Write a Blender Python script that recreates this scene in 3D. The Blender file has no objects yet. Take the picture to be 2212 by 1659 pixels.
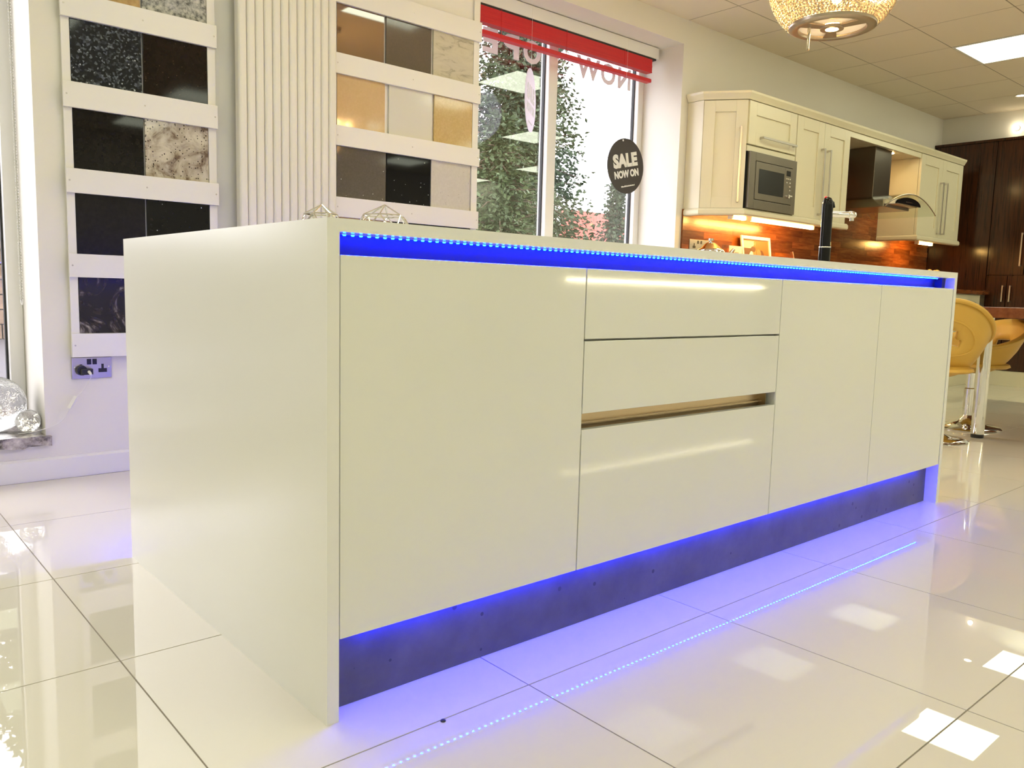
import bpy, math, random
from mathutils import Vector, Matrix
random.seed(7)
sc = bpy.context.scene
COL = sc.collection
PI = math.pi

# ------------------------------------------------------------------ camera
CAM = (-0.6645501, -1.2413138, 0.7836490)
YAW, PITCH, ROLL, FPX = 0.7178673, -0.1134845, 0.0258525, 1745.87
_f = Vector((math.sin(YAW)*math.cos(PITCH), math.cos(YAW)*math.cos(PITCH), math.sin(PITCH)))
_r = Vector((math.cos(YAW), -math.sin(YAW), 0)); _u = _r.cross(_f)
_r2 = _r*math.cos(ROLL) + _u*math.sin(ROLL); _u2 = _u*math.cos(ROLL) - _r*math.sin(ROLL)
cd = bpy.data.cameras.new('camera'); cd.sensor_width = 36.0; cd.lens = FPX*36.0/2212.0
cd.clip_start = 0.05; cd.clip_end = 200
cam = bpy.data.objects.new('camera', cd); COL.objects.link(cam)
cam.matrix_world = Matrix(((_r2.x, _u2.x, -_f.x, CAM[0]), (_r2.y, _u2.y, -_f.y, CAM[1]), (_r2.z, _u2.z, -_f.z, CAM[2]), (0, 0, 0, 1)))
sc.camera = cam
# ------------------------------------------------------------------ world (overcast sky) and exposure
SKY = 7.0
w = bpy.data.worlds.new('world'); sc.world = w; w.use_nodes = True
bg = w.node_tree.nodes['Background']; bg.inputs[0].default_value = (0.95, 0.92, 1.0, 1); bg.inputs[1].default_value = SKY
sc.view_settings.view_transform = 'Standard'; sc.view_settings.look = 'None'
sc.view_settings.gamma = 1.0; sc.view_settings.use_curve_mapping = False
sc.view_settings.exposure = 0.17
cy = sc.cycles
cy.max_bounces = 5; cy.diffuse_bounces = 3; cy.glossy_bounces = 4; cy.transmission_bounces = 6; cy.transparent_max_bounces = 8
cy.caustics_reflective = False; cy.caustics_refractive = False
PANEL = 6.5                      # ceiling panel radiance
WARM = (1.0, 1.045, 0.80)         # colour of the ceiling panels

# ------------------------------------------------------------------ materials
MATS = {}
def new_mat(name):
    m = bpy.data.materials.new(name); m.use_nodes = True; MATS[name] = m
    return m, m.node_tree.nodes, m.node_tree.links, m.node_tree.nodes['Principled BSDF']
def plain(name, col, rough=0.5, metal=0.0, spec=0.5, coat=0.0, bump=None, trans=0.0, ior=1.5):
    m, n, l, p = new_mat(name)
    p.inputs['Base Color'].default_value = (*col, 1); p.inputs['Roughness'].default_value = rough
    p.inputs['Metallic'].default_value = metal; p.inputs['Specular IOR Level'].default_value = spec
    p.inputs['Coat Weight'].default_value = coat; p.inputs['Coat Roughness'].default_value = 0.03
    p.inputs['Transmission Weight'].default_value = trans; p.inputs['IOR'].default_value = ior
    if bump:
        sca, st, dist = bump
        tc = n.new('ShaderNodeTexCoord'); nz = n.new('ShaderNodeTexNoise'); nz.inputs['Scale'].default_value = sca; nz.inputs['Detail'].default_value = 3
        b = n.new('ShaderNodeBump'); b.inputs['Strength'].default_value = st; b.inputs['Distance'].default_value = dist
        l.new(tc.outputs['Object'], nz.inputs['Vector']); l.new(nz.outputs['Fac'], b.inputs['Height']); l.new(b.outputs[0], p.inputs['Normal'])
    return m
def emis(name, col, s):
    m = bpy.data.materials.new(name); m.use_nodes = True; MATS[name] = m
    n = m.node_tree.nodes; n.clear(); e = n.new('ShaderNodeEmission'); o = n.new('ShaderNodeOutputMaterial')
    e.inputs[0].default_value = (*col, 1); e.inputs[1].default_value = s; m.node_tree.links.new(e.outputs[0], o.inputs[0])
    return m
def ramp_mat(name, stops, scale=(1, 1, 1), nscale=5, detail=6, rough=0.15, tex='noise', distort=0.0, coat=0.0, spec=0.5, second=None, rnd=0.0, interp='LINEAR'):
    """colour from a noise or voronoi pattern; second = (scale, threshold, colour) adds specks; rnd shifts value per object"""
    m, n, l, p = new_mat(name)
    tc = n.new('ShaderNodeTexCoord'); mp = n.new('ShaderNodeMapping'); mp.inputs['Scale'].default_value = scale
    l.new(tc.outputs['Object'], mp.inputs['Vector'])
    vec = mp.outputs[0]
    if rnd:
        oi = n.new('ShaderNodeObjectInfo'); mu = n.new('ShaderNodeMath'); mu.operation = 'MULTIPLY'; mu.inputs[1].default_value = 37.0
        l.new(oi.outputs['Random'], mu.inputs[0]); va = n.new('ShaderNodeVectorMath'); va.operation = 'ADD'
        l.new(vec, va.inputs[0]); l.new(mu.outputs[0], va.inputs[1]); vec = va.outputs[0]
    if tex == 'noise':
        t = n.new('ShaderNodeTexNoise'); t.inputs['Scale'].default_value = nscale; t.inputs['Detail'].default_value = detail
        t.inputs['Roughness'].default_value = 0.65; t.inputs['Distortion'].default_value = distort; out = t.outputs['Fac']
    else:
        t = n.new('ShaderNodeTexVoronoi'); t.inputs['Scale'].default_value = nscale; out = t.outputs['Color' if tex == 'cell' else 'Distance']
    l.new(vec, t.inputs['Vector'])
    cr = n.new('ShaderNodeValToRGB'); l.new(out, cr.inputs[0]); cr.color_ramp.interpolation = interp
    e = cr.color_ramp.elements
    while len(e) < len(stops): e.new(0.5)
    for k, (pos, c) in enumerate(stops): e[k].position = pos; e[k].color = (*c, 1)
    col = cr.outputs[0]
    if rnd:
        hs = n.new('ShaderNodeHueSaturation'); ma = n.new('ShaderNodeMapRange'); ma.inputs['To Min'].default_value = 1-rnd; ma.inputs['To Max'].default_value = 1+rnd
        l.new(oi.outputs['Random'], ma.inputs['Value']); l.new(ma.outputs[0], hs.inputs['Value']); l.new(col, hs.inputs['Color']); col = hs.outputs[0]
    if second:
        s2, th, c2 = second
        v = n.new('ShaderNodeTexVoronoi'); v.inputs['Scale'].default_value = s2; l.new(mp.outputs[0], v.inputs['Vector'])
        lt = n.new('ShaderNodeMath'); lt.operation = 'LESS_THAN'; lt.inputs[1].default_value = th; l.new(v.outputs['Distance'], lt.inputs[0])
        # only some of the cells carry a speck
        sp = n.new('ShaderNodeSeparateColor'); l.new(v.outputs['Color'], sp.inputs[0])
        l2 = n.new('ShaderNodeMath'); l2.operation = 'LESS_THAN'; l2.inputs[1].default_value = 0.3; l.new(sp.outputs[0], l2.inputs[0])
        mm = n.new('ShaderNodeMath'); mm.operation = 'MULTIPLY'; l.new(lt.outputs[0], mm.inputs[0]); l.new(l2.outputs[0], mm.inputs[1])
        mx = n.new('ShaderNodeMix'); mx.data_type = 'RGBA'; l.new(mm.outputs[0], mx.inputs['Factor'])
        l.new(col, mx.inputs['A']); mx.inputs['B'].default_value = (*c2, 1); col = mx.outputs['Result']
    l.new(col, p.inputs['Base Color'])
    p.inputs['Roughness'].default_value = rough; p.inputs['Coat Weight'].default_value = coat; p.inputs['Specular IOR Level'].default_value = spec
    return m
def thin_glass(name, tint=(1, 1, 1), rough=0.0, ior=1.5, extra=0.0):
    m = bpy.data.materials.new(name); m.use_nodes = True; MATS[name] = m
    n = m.node_tree.nodes; l = m.node_tree.links; n.clear()
    o = n.new('ShaderNodeOutputMaterial'); mx = n.new('ShaderNodeMixShader'); t = n.new('ShaderNodeBsdfTransparent'); g = n.new('ShaderNodeBsdfGlossy')
    f0 = ((ior-1)/(ior+1))**2
    lw = n.new('ShaderNodeLayerWeight'); lw.inputs[0].default_value = 0.5
    pw = n.new('ShaderNodeMath'); pw.operation = 'POWER'; pw.inputs[1].default_value = 5.0; l.new(lw.outputs['Facing'], pw.inputs[0])
    t.inputs[0].default_value = (*tint, 1); g.inputs['Roughness'].default_value = rough
    ad = n.new('ShaderNodeMath'); ad.operation = 'MULTIPLY_ADD'; ad.inputs[1].default_value = 1-f0; ad.inputs[2].default_value = f0+extra; ad.use_clamp = True
    l.new(pw.outputs[0], ad.inputs[0])
    l.new(ad.outputs[0], mx.inputs[0]); l.new(t.outputs[0], mx.inputs[1]); l.new(g.outputs[0], mx.inputs[2]); l.new(mx.outputs[0], o.inputs[0])
    return m
def translucent(name, col, fac=0.5):
    m = bpy.data.materials.new(name); m.use_nodes = True; MATS[name] = m
    n = m.node_tree.nodes; l = m.node_tree.links; n.clear()
    o = n.new('ShaderNodeOutputMaterial'); mx = n.new('ShaderNodeMixShader'); a = n.new('ShaderNodeBsdfDiffuse'); b = n.new('ShaderNodeBsdfTranslucent')
    for x in (a, b): x.inputs[0].default_value = (*col, 1)
    mx.inputs[0].default_value = fac; l.new(a.outputs[0], mx.inputs[1]); l.new(b.outputs[0], mx.inputs[2]); l.new(mx.outputs[0], o.inputs[0])
    return m

plain('wall_paint', (0.82, 0.79, 0.71), 0.7)
plain('floor_tile', (0.76, 0.71, 0.61), 0.010, spec=0.65, bump=(1.6, 0.012, 0.0015))
plain('grout', (0.30, 0.26, 0.21), 0.9)
plain('ceiling_tile', (0.84, 0.75, 0.60), 0.95)
plain('ceiling_grid', (0.34, 0.28, 0.20), 0.7)
plain('white_paint', (0.84, 0.82, 0.78), 0.45)
plain('white_pvc', (0.86, 0.85, 0.83), 0.3)
plain('reveal_paint', (0.86, 0.84, 0.83), 0.6)
plain('dark_gasket', (0.02, 0.02, 0.02), 0.6)
plain('gloss_white', (0.78, 0.775, 0.695), 0.05, spec=0.5, bump=(3.0, 0.012, 0.003))
plain('solid_surface', (0.80, 0.79, 0.73), 0.22)
plain('carcass', (0.70, 0.68, 0.62), 0.5)
plain('shadow_gap', (0.10, 0.09, 0.08), 0.8)
plain('gola_metal', (0.50, 0.40, 0.27), 0.28, metal=1.0)
plain('channel_back', (0.05, 0.05, 0.055), 0.4, spec=0.2)
ramp_mat('concrete', [(0.3, (0.075, 0.072, 0.075)), (0.7, (0.125, 0.12, 0.118))], nscale=9, rough=0.5, second=(26, 0.16, (0.04, 0.04, 0.04)))
plain('led_tape', (0.5, 0.5, 0.5), 0.5)
emis('led_chip', (0.0004, 0.009, 1.0), 560.0)
emis('panel_glow', WARM, PANEL)
emis('tube_glow', (1.0, 0.58, 0.16), 58.0)
emis('bulb_glow', (1.0, 0.56, 0.18), 340.0)
emis('spot_glow', (1.0, 0.85, 0.6), 30.0)
emis('fairy_glow', (1.0, 0.9, 0.7), 4.0)
emis('hood_glow', (1.0, 0.66, 0.26), 220.0)
emis('strip_warm', (1.0, 0.9, 0.6), 120.0)
plain('cream_door', (0.80, 0.74, 0.53), 0.3)
plain('steel', (0.55, 0.52, 0.48), 0.28, metal=1.0)
plain('steel_brushed', (0.21, 0.185, 0.15), 0.32, metal=1.0)
plain('chrome', (0.80, 0.79, 0.77), 0.06, metal=1.0)
plain('nickel', (0.45, 0.38, 0.30), 0.3, metal=1.0)
plain('black_gloss', (0.006, 0.006, 0.007), 0.06, spec=0.25)
plain('black_plastic', (0.015, 0.015, 0.018), 0.4)
plain('red_plastic', (0.75, 0.03, 0.02), 0.3)
plain('red_blind', (0.62, 0.012, 0.02), 0.4)
plain('sign_black', (0.045, 0.038, 0.045), 0.18)
plain('sign_white', (0.86, 0.86, 0.88), 0.4)
translucent('sign_pale', (0.90, 0.86, 0.95), 0.5)
plain('sign_grey', (0.62, 0.60, 0.66), 0.5)
translucent('vinyl', (0.80, 0.78, 0.77), 0.30)
thin_glass('window_glass', (0.98, 0.985, 0.98), ior=1.75)
thin_glass('hood_glass', (0.93, 0.96, 0.92), ior=1.3)
thin_glass('acrylic', (0.90, 0.90, 0.90), ior=1.5)
plain('crackle_glass', (0.95, 0.96, 0.92), 0.08, trans=0.85, ior=1.35, bump=(38, 0.9, 0.01))
plain('crystal', (1.0, 0.88, 0.66), 0.04, trans=0.75, ior=1.55)
translucent('frosted', (0.92, 0.90, 0.88), 0.25)
plain('yellow_leather', (0.66, 0.40, 0.07), 0.42, bump=(120, 0.1, 0.002))
ramp_mat('table_wood', [(0.3, (0.13, 0.035, 0.012)), (0.7, (0.22, 0.07, 0.025))], scale=(1, 8, 8), nscale=4, rough=0.25)
ramp_mat('dark_wood', [(0.30, (0.014, 0.005, 0.0025)), (0.48, (0.060, 0.018, 0.007)), (0.62, (0.022, 0.008, 0.004)), (0.75, (0.085, 0.028, 0.011))], scale=(9, 9, 0.35), nscale=5, detail=4, rough=0.17, coat=0.0, spec=0.4)
ramp_mat('block_wood', [(0.3, (0.17, 0.036, 0.007)), (0.55, (0.27, 0.075, 0.015)), (0.75, (0.36, 0.12, 0.025))], scale=(1.2, 9, 9), nscale=5, rough=0.22, rnd=0.45)
ramp_mat('sill_granite', [(0.35, (0.05, 0.045, 0.045)), (0.48, (0.36, 0.32, 0.30)), (0.7, (0.72, 0.68, 0.63))], nscale=22, detail=5, rough=0.25)
plain('cable_white', (0.85, 0.83, 0.76), 0.4)
plain('pink_card', (0.80, 0.52, 0.46), 0.6)
plain('print_orange', (0.30, 0.10, 0.02), 0.5); plain('print_brown', (0.09, 0.035, 0.015), 0.5); plain('print_skin', (0.42, 0.16, 0.07), 0.5)
plain('print_white', (0.82, 0.72, 0.66), 0.5); plain('print_red', (0.55, 0.05, 0.05), 0.5); plain('print_grey', (0.33, 0.33, 0.33), 0.5)
plain('flower_yellow', (0.80, 0.52, 0.12), 0.6); plain('leaf_green', (0.06, 0.12, 0.03), 0.6)
# stone samples
ramp_mat('stone_tan', [(0.35, (0.42, 0.27, 0.11)), (0.7, (0.60, 0.42, 0.20))], nscale=30, rough=0.1)
ramp_mat('stone_salt_grey', [(0.35, (0.09, 0.10, 0.10)), (0.5, (0.36, 0.37, 0.35)), (0.65, (0.60, 0.60, 0.56))], nscale=60, rough=0.12)
ramp_mat('stone_blue_pearl', [(0.0, (0.010, 0.012, 0.015)), (0.55, (0.016, 0.019, 0.023)), (0.70, (0.05, 0.06, 0.072)), (0.9, (0.17, 0.20, 0.23))], nscale=120, tex='cell', rough=0.06, spec=0.3, second=(40, 0.12, (0.5, 0.55, 0.6)))
ramp_mat('stone_dark_brown', [(0.35, (0.006, 0.004, 0.003)), (0.75, (0.018, 0.010, 0.007))], nscale=28, rough=0.06, spec=0.25, second=(90, 0.12, (0.16, 0.11, 0.06)))
ramp_mat('stone_black', [(0.4, (0.006, 0.005, 0.005)), (0.8, (0.013, 0.011, 0.010))], nscale=40, rough=0.04, spec=0.25)
ramp_mat('stone_beige_granite', [(0.38, (0.16, 0.11, 0.075)), (0.47, (0.42, 0.36, 0.27)), (0.62, (0.64, 0.59, 0.47))], nscale=14, detail=9, distort=.6, rough=0.08, second=(110, 0.32, (0.05, 0.035, 0.03)))
ramp_mat('stone_matt_black', [(0.4, (0.010, 0.009, 0.009)), (0.8, (0.018, 0.016, 0.015))], nscale=60, rough=0.25, spec=0.2)
ramp_mat('stone_star_black', [(0.4, (0.004, 0.004, 0.005)), (0.8, (0.008, 0.008, 0.010))], nscale=60, rough=0.04, spec=0.25, second=(44, 0.09, (0.75, 0.80, 0.85)))
ramp_mat('stone_veined', [(0.46, (0.007, 0.005, 0.005)), (0.54, (0.030, 0.022, 0.020)), (0.62, (0.32, 0.28, 0.25))], nscale=7, detail=6, distort=1.5, rough=0.06)
plain('stone_bronze_mirror', (0.16, 0.085, 0.035), 0.03, spec=1.0, coat=1.0)
ramp_mat('stone_taupe', [(0.4, (0.115, 0.095, 0.070)), (0.7, (0.13, 0.105, 0.078))], nscale=120, rough=0.08)
ramp_mat('stone_cream_vein', [(0.32, (0.34, 0.31, 0.23)), (0.45, (0.58, 0.54, 0.42)), (0.75, (0.66, 0.62, 0.50))], scale=(1, 1, 2.6), nscale=9, distort=1.2, rough=0.08)
ramp_mat('stone_caramel', [(0.4, (0.62, 0.43, 0.21)), (0.7, (0.66, 0.47, 0.24))], nscale=90, rough=0.08)
plain('stone_white', (0.70, 0.68, 0.60), 0.10)
ramp_mat('stone_gold', [(0.4, (0.56, 0.40, 0.16)), (0.7, (0.64, 0.48, 0.22))], nscale=90, rough=0.08, second=(60, 0.06, (0.9, 0.86, 0.7)))
ramp_mat('stone_grey_star', [(0.4, (0.105, 0.088, 0.064)), (0.7, (0.13, 0.11, 0.085))], nscale=120, rough=0.07, second=(34, 0.07, (0.85, 0.82, 0.7)))
ramp_mat('stone_pale_grey', [(0.4, (0.60, 0.57, 0.50)), (0.7, (0.66, 0.63, 0.56))], nscale=90, rough=0.08, second=(60, 0.10, (0.25, 0.22, 0.18)))
# outdoors
ramp_mat('conifer_green', [(0.3, (0.014, 0.032, 0.008)), (0.6, (0.042, 0.072, 0.016)), (0.8, (0.11, 0.125, 0.032))], nscale=3, rough=0.7)
ramp_mat('conifer_blue', [(0.3, (0.016, 0.036, 0.014)), (0.7, (0.060, 0.092, 0.036))], nscale=3, rough=0.7)
ramp_mat('conifer_brown', [(0.3, (0.05, 0.042, 0.017)), (0.6, (0.14, 0.085, 0.038)), (0.8, (0.10, 0.115, 0.038))], nscale=2.5, rough=0.7)
plain('bark', (0.09, 0.055, 0.035), 0.9)
ramp_mat('red_fence', [(0.3, (0.34, 0.085, 0.06)), (0.7, (0.46, 0.13, 0.10))], scale=(6, 6, 0.6), nscale=6, rough=0.8)
ramp_mat('asphalt', [(0.4, (0.065, 0.06, 0.063)), (0.7, (0.095, 0.088, 0.09))], nscale=60, rough=0.9)
ramp_mat('street_stone', [(0.3, (0.14, 0.095, 0.06)), (0.7, (0.30, 0.21, 0.14))], nscale=6, rough=0.9, rnd=0.3)
plain('kerb_stone', (0.11, 0.105, 0.10), 0.9)

# ------------------------------------------------------------------ mesh helpers
class MB:
    def __init__(s, M=None): s.v = []; s.f = []; s.M = M
    def add(s, vs, fs):
        b = len(s.v)
        s.v += [tuple(s.M @ Vector(v)) for v in vs] if s.M is not None else [tuple(v) for v in vs]
        s.f += [tuple(b+i for i in f) for f in fs]; return s
    def box(s, x0, x1, y0, y1, z0, z1):
        return s.add([(x0,y0,z0),(x1,y0,z0),(x1,y1,z0),(x0,y1,z0),(x0,y0,z1),(x1,y0,z1),(x1,y1,z1),(x0,y1,z1)],
                     [(0,3,2,1),(4,5,6,7),(0,1,5,4),(1,2,6,5),(2,3,7,6),(3,0,4,7)])
    def prism(s, poly, z0, z1):                 # poly counter-clockwise in xy
        n = len(poly)
        return s.add([(x,y,z0) for x,y in poly]+[(x,y,z1) for x,y in poly],
                     [tuple(range(n))[::-1], tuple(range(n,2*n))]+[(i,(i+1)%n,n+(i+1)%n,n+i) for i in range(n)])
    def prism_y(s, poly, y0, y1):               # poly in xz
        n = len(poly)
        return s.add([(x,y0,z) for x,z in poly]+[(x,y1,z) for x,z in poly],
                     [tuple(range(n)), tuple(range(n,2*n))[::-1]]+[(i,n+i,n+(i+1)%n,(i+1)%n) for i in range(n)])
    def lathe(s, prof, c=(0,0,0), n=32, a0=0.0):
        vs = []; fs = []; k = len(prof)
        for i in range(n):
            a = a0+2*PI*i/n
            for r, z in prof: vs.append((c[0]+r*math.cos(a), c[1]+r*math.sin(a), c[2]+z))
        for i in range(n):
            j = (i+1) % n
            for t in range(k-1):
                r0, r1 = prof[t][0], prof[t+1][0]
                q = [i*k+t, j*k+t, j*k+t+1, i*k+t+1]
                if r0 < 1e-6: q = [q[0], q[2], q[3]]
                elif r1 < 1e-6: q = [q[0], q[1], q[2]]
                fs.append(tuple(q))
        return s.add(vs, fs)
    def tube(s, pts, r, n=8, closed=False, cap=True):
        pts = [Vector(p) for p in pts]; k = len(pts); vs = []; fs = []
        up = Vector((0,0,1)); prev = None
        for i, p in enumerate(pts):
            if closed: t = pts[(i+1) % k]-pts[i-1]
            else: t = pts[min(i+1,k-1)]-pts[max(i-1,0)]
            t.normalize()
            if prev is None:
                a = t.cross(up)
                if a.length < 1e-3: a = t.cross(Vector((1,0,0)))
            else:
                a = prev - t*prev.dot(t)
                if a.length < 1e-6: a = t.cross(up)
            a.normalize(); prev = a; b = t.cross(a)
            rr = r[i] if isinstance(r, (list,tuple)) else r
            vs += [tuple(p+a*rr*math.cos(2*PI*j/n)+b*rr*math.sin(2*PI*j/n)) for j in range(n)]
        for i in range(k if closed else k-1):
            i2 = (i+1) % k
            fs += [(i*n+j, i*n+(j+1)%n, i2*n+(j+1)%n, i2*n+j) for j in range(n)]
        if cap and not closed: fs += [tuple(range(n))[::-1], tuple((k-1)*n+j for j in range(n))]
        return s.add(vs, fs)
    def sphere(s, c, r, n=12, m=8, sz=1.0):
        prof = [(max(r*math.sin(PI*i/m),0), -r*sz*math.cos(PI*i/m)) for i in range(m+1)]
        prof[0] = (0, prof[0][1]); prof[-1] = (0, prof[-1][1])
        return s.lathe(prof, c, n)
    def octa(s, c, r, h):
        x,y,z = c
        return s.add([(x+r,y,z),(x,y+r,z),(x-r,y,z),(x,y-r,z),(x,y,z+h),(x,y,z-h)],[(0,1,4),(1,2,4),(2,3,4),(3,0,4),(1,0,5),(2,1,5),(3,2,5),(0,3,5)])
def world_of(o):
    m = Matrix.LocRotScale(o.location, o.rotation_euler, o.scale)
    return world_of(o.parent) @ m if o.parent else m
def build(name, mb, mat, parent=None, smooth=False, bevel=0.0, local=False, seg=2):
    me = bpy.data.meshes.new(name)
    vs = mb.v
    if parent is not None and not local:
        inv = world_of(parent).inverted(); vs = [tuple(inv @ Vector(v)) for v in vs]
    me.from_pydata(vs, [], mb.f); me.update()
    o = bpy.data.objects.new(name, me); COL.objects.link(o)
    if mat: me.materials.append(MATS[mat])
    if parent is not None: o.parent = parent
    if smooth:
        me.shade_smooth()
        try: me.set_sharp_from_angle(angle=math.radians(38))
        except Exception: pass
    if bevel:
        b = o.modifiers.new('bevel', 'BEVEL'); b.width = bevel; b.segments = seg; b.limit_method = 'ANGLE'; b.angle_limit = math.radians(40)
    return o
def tag(o, label=None, cat=None, group=None, kind=None):
    if label: o['label'] = label
    if cat: o['category'] = cat
    if group: o['group'] = group
    if kind: o['kind'] = kind
    return o
def thing(name, label, cat, loc=(0,0,0), rotz=0.0, group=None):
    o = bpy.data.objects.new(name, None); COL.objects.link(o); o.location = loc; o.rotation_euler = (0,0,rotz); o.empty_display_size = 0.05
    return tag(o, label, cat, group)
def struct(name, mb, mat, **k): return tag(build(name, mb, mat, **k), kind='structure')
def inst(name, me, parent, loc, rot=None, scale=None):
    o = bpy.data.objects.new(name, me); COL.objects.link(o); o.parent = parent; o.location = loc
    if rot: o.rotation_euler = rot
    if scale: o.scale = scale
    return o
def mesh_of(mb, name, mat, smooth=False):
    me = bpy.data.meshes.new(name); me.from_pydata(mb.v, [], mb.f); me.update(); me.materials.append(MATS[mat])
    if smooth: me.shade_smooth()
    return me
def BOX(*a): return MB().box(*a)
def text_mb(s, size, bold=0.0, ext=0.001, align='CENTER', M=None):
    cu = bpy.data.curves.new('txt', 'FONT'); cu.body = s; cu.size = size; cu.align_x = align; cu.align_y = 'CENTER'; cu.extrude = ext; cu.offset = bold; cu.resolution_u = 3
    o = bpy.data.objects.new('txt', cu); COL.objects.link(o)
    dg = bpy.context.evaluated_depsgraph_get(); me = o.evaluated_get(dg).to_mesh()
    mb = MB(M); mb.add([tuple(v.co) for v in me.vertices], [tuple(p.vertices) for p in me.polygons])
    o.evaluated_get(dg).to_mesh_clear(); bpy.data.objects.remove(o); bpy.data.curves.remove(cu)
    return mb
def fit(mb, x0, x1, z0, z1, y, mirror=False):
    """lay flat text (xy) upright in the xz plane, filling a box"""
    xs = [v[0] for v in mb.v]; ys = [v[1] for v in mb.v]; zs = [v[2] for v in mb.v]
    ax, bx, ay, by = min(xs), max(xs), min(ys), max(ys); out = []
    for x, yy, z in mb.v:
        t = (x-ax)/(bx-ax)
        if mirror: t = 1-t
        out.append((x0+(x1-x0)*t, y-z, z0+(z1-z0)*(yy-ay)/(by-ay)))
    mb.v = out; return mb

# ================================================================== THE SETTING
X0, X1, Y0, YW, ZC = -3.3, 8.2, -5.3, 2.32, 2.64
TP = 0.6018
# floor: grout slab with tiles of their own
fl = struct('floor', BOX(X0-0.1, X1+0.1, Y0-0.1, YW+0.1, -0.06, -0.0015), 'grout')
gx0, gy0 = -0.2125, -0.1095                      # a grout crossing
tile_cache = {}
def put_tile(parent, name, xa, xb, ya, yb, z0, z1, mat, cache):
    key = (round(xb-xa, 4), round(yb-ya, 4))
    if key not in cache:
        cache[key] = mesh_of(BOX(-key[0]/2, key[0]/2, -key[1]/2, key[1]/2, z0, z1), name, mat)
    return inst(name, cache[key], parent, ((xa+xb)/2, (ya+yb)/2, 0))
g = 0.0016
i0 = math.floor((X0-gx0)/TP); i1 = math.ceil((X1-gx0)/TP); j0 = math.floor((Y0-gy0)/TP); j1 = math.ceil((YW-gy0)/TP)
for i in range(i0, i1):
    for j in range(j0, j1):
        xa, xb = max(gx0+i*TP+g, X0), min(gx0+(i+1)*TP-g, X1); ya, yb = max(gy0+j*TP+g, Y0), min(gy0+(j+1)*TP-g, YW-0.02)
        if xb-xa > 0.02 and yb-ya > 0.02: put_tile(fl, 'floor_tile', xa, xb, ya, yb, -0.008, 0.0, 'floor_tile', tile_cache)
# ceiling: grid slab, tiles, light panels
ce = struct('ceiling', BOX(X0-0.1, X1+0.1, Y0-0.1, YW+0.5, ZC+0.0015, ZC+0.08), 'ceiling_grid')
cx0, cy0, CP = 5.755, 0.725, 0.602
ctile = {}; panels = []
for i in range(math.floor((X0-cx0)/CP), math.ceil((X1-cx0)/CP)):
    for j in range(math.floor((Y0-cy0)/CP), math.ceil((YW-cy0)/CP)):
        xa, xb = max(cx0+i*CP+.004, X0), min(cx0+(i+1)*CP-.004, X1); ya, yb = max(cy0+j*CP+.004, Y0), min(cy0+(j+1)*CP-.004, YW)
        if xb-xa < 0.03 or yb-ya < 0.03: continue
        if i % 3 == 0 and j % 3 == 0 and xb-xa > 0.5 and yb-ya > 0.5: panels.append((xa, xb, ya, yb)); continue
        put_tile(ce, 'ceiling_tile', xa, xb, ya, yb, ZC, ZC+0.0014, 'ceiling_tile', ctile)
# walls
OL = (-1.30, 0.018, 0.172, 2.48)                  # shop window opening, unseen left side narrowed to cut daylight: x0 x1 z0 z1
OR = (2.135, 3.91, 0.95, 2.48)
YO = 2.76
mb = MB()
for (a, b, z0, z1) in [(X0, OL[0], 0, ZC+.05), (OL[0], OL[1], 0, OL[2]-.036), (OL[0], OL[1], OL[3], ZC+.05), (OL[1], OR[0], 0, ZC+.05), (OR[0], OR[1], 0, OR[2]), (OR[0], OR[1], OR[3], ZC+.05), (OR[1], X1+.2, 0, ZC+.05)]:
    mb.box(a, b, YW, YO, z0, z1)
struct('wall_back', mb, 'wall_paint')
struct('wall_right', BOX(X1, X1+0.2, Y0, YW, 0, ZC+.004), 'wall_paint')
struct('wall_left', BOX(X0-0.2, X0, Y0, YO, 0, ZC+.004), 'wall_paint')
struct('wall_front', BOX(X0-0.2, X1+0.2, Y0-0.2, Y0, 0, ZC+.004), 'wall_paint')
bb = MB(); bb.prism([(0,0)], 0, 0) if False else None
prof = [(2.300, 0.0), (2.32, 0.0), (2.32, 0.088), (2.312, 0.088), (2.300, 0.080)]
n = len(prof); mb = MB()
xa, xb = X0, 3.97
mb.add([(xa,y,z) for y,z in prof]+[(xb,y,z) for y,z in prof], [tuple(range(n)), tuple(range(n,2*n))[::-1]]+[(i,n+i,n+(i+1)%n,(i+1)%n) for i in range(n)])
struct('baseboard_back', mb, 'white_paint')
# windows
def window(name, o, frame_w, mull):
    x0, x1, z0, z1 = o; yf0, yf1 = 2.655, 2.735
    mb = MB()
    mb.box(x0, x0+frame_w, yf0, yf1, z0, z1).box(x1-frame_w, x1, yf0, yf1, z0, z1)
    mb.box(x0+frame_w, x1-frame_w, yf0, yf1, z0, z0+frame_w).box(x0+frame_w, x1-frame_w, yf0, yf1, z1-frame_w, z1)
    wobj = struct(name, mb, 'white_pvc', bevel=0.004)
    for m in mull: build('mullion', BOX(m, m+0.078, yf0, yf1, z0+frame_w, z1-frame_w), 'white_pvc', wobj, bevel=0.006)
    edges = [x0+frame_w]+[v for m in mull for v in (m, m+0.078)]+[x1-frame_w]
    for k in range(0, len(edges), 2):
        a, b = edges[k], edges[k+1]; c, d = z0+frame_w, z1-frame_w
        gk = MB().box(a, a+.008, 2.69, 2.712, c, d).box(b-.008, b, 2.69, 2.712, c, d).box(a+.008, b-.008, 2.69, 2.712, c, c+.008).box(a+.008, b-.008, 2.69, 2.712, d-.008, d)
        build('gasket', gk, 'dark_gasket', wobj)
        build('pane', BOX(a+.004, b-.004, 2.698, 2.704, c+.004, d-.004), 'window_glass', wobj)
    return wobj
window('window_1', OL, 0.055, [])
window('window_2', OR, 0.055, [2.985])
mb = MB()
sx = [OL[0]+ (OL[1]+0.016-OL[0])*k/40 for k in range(41)]
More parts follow.
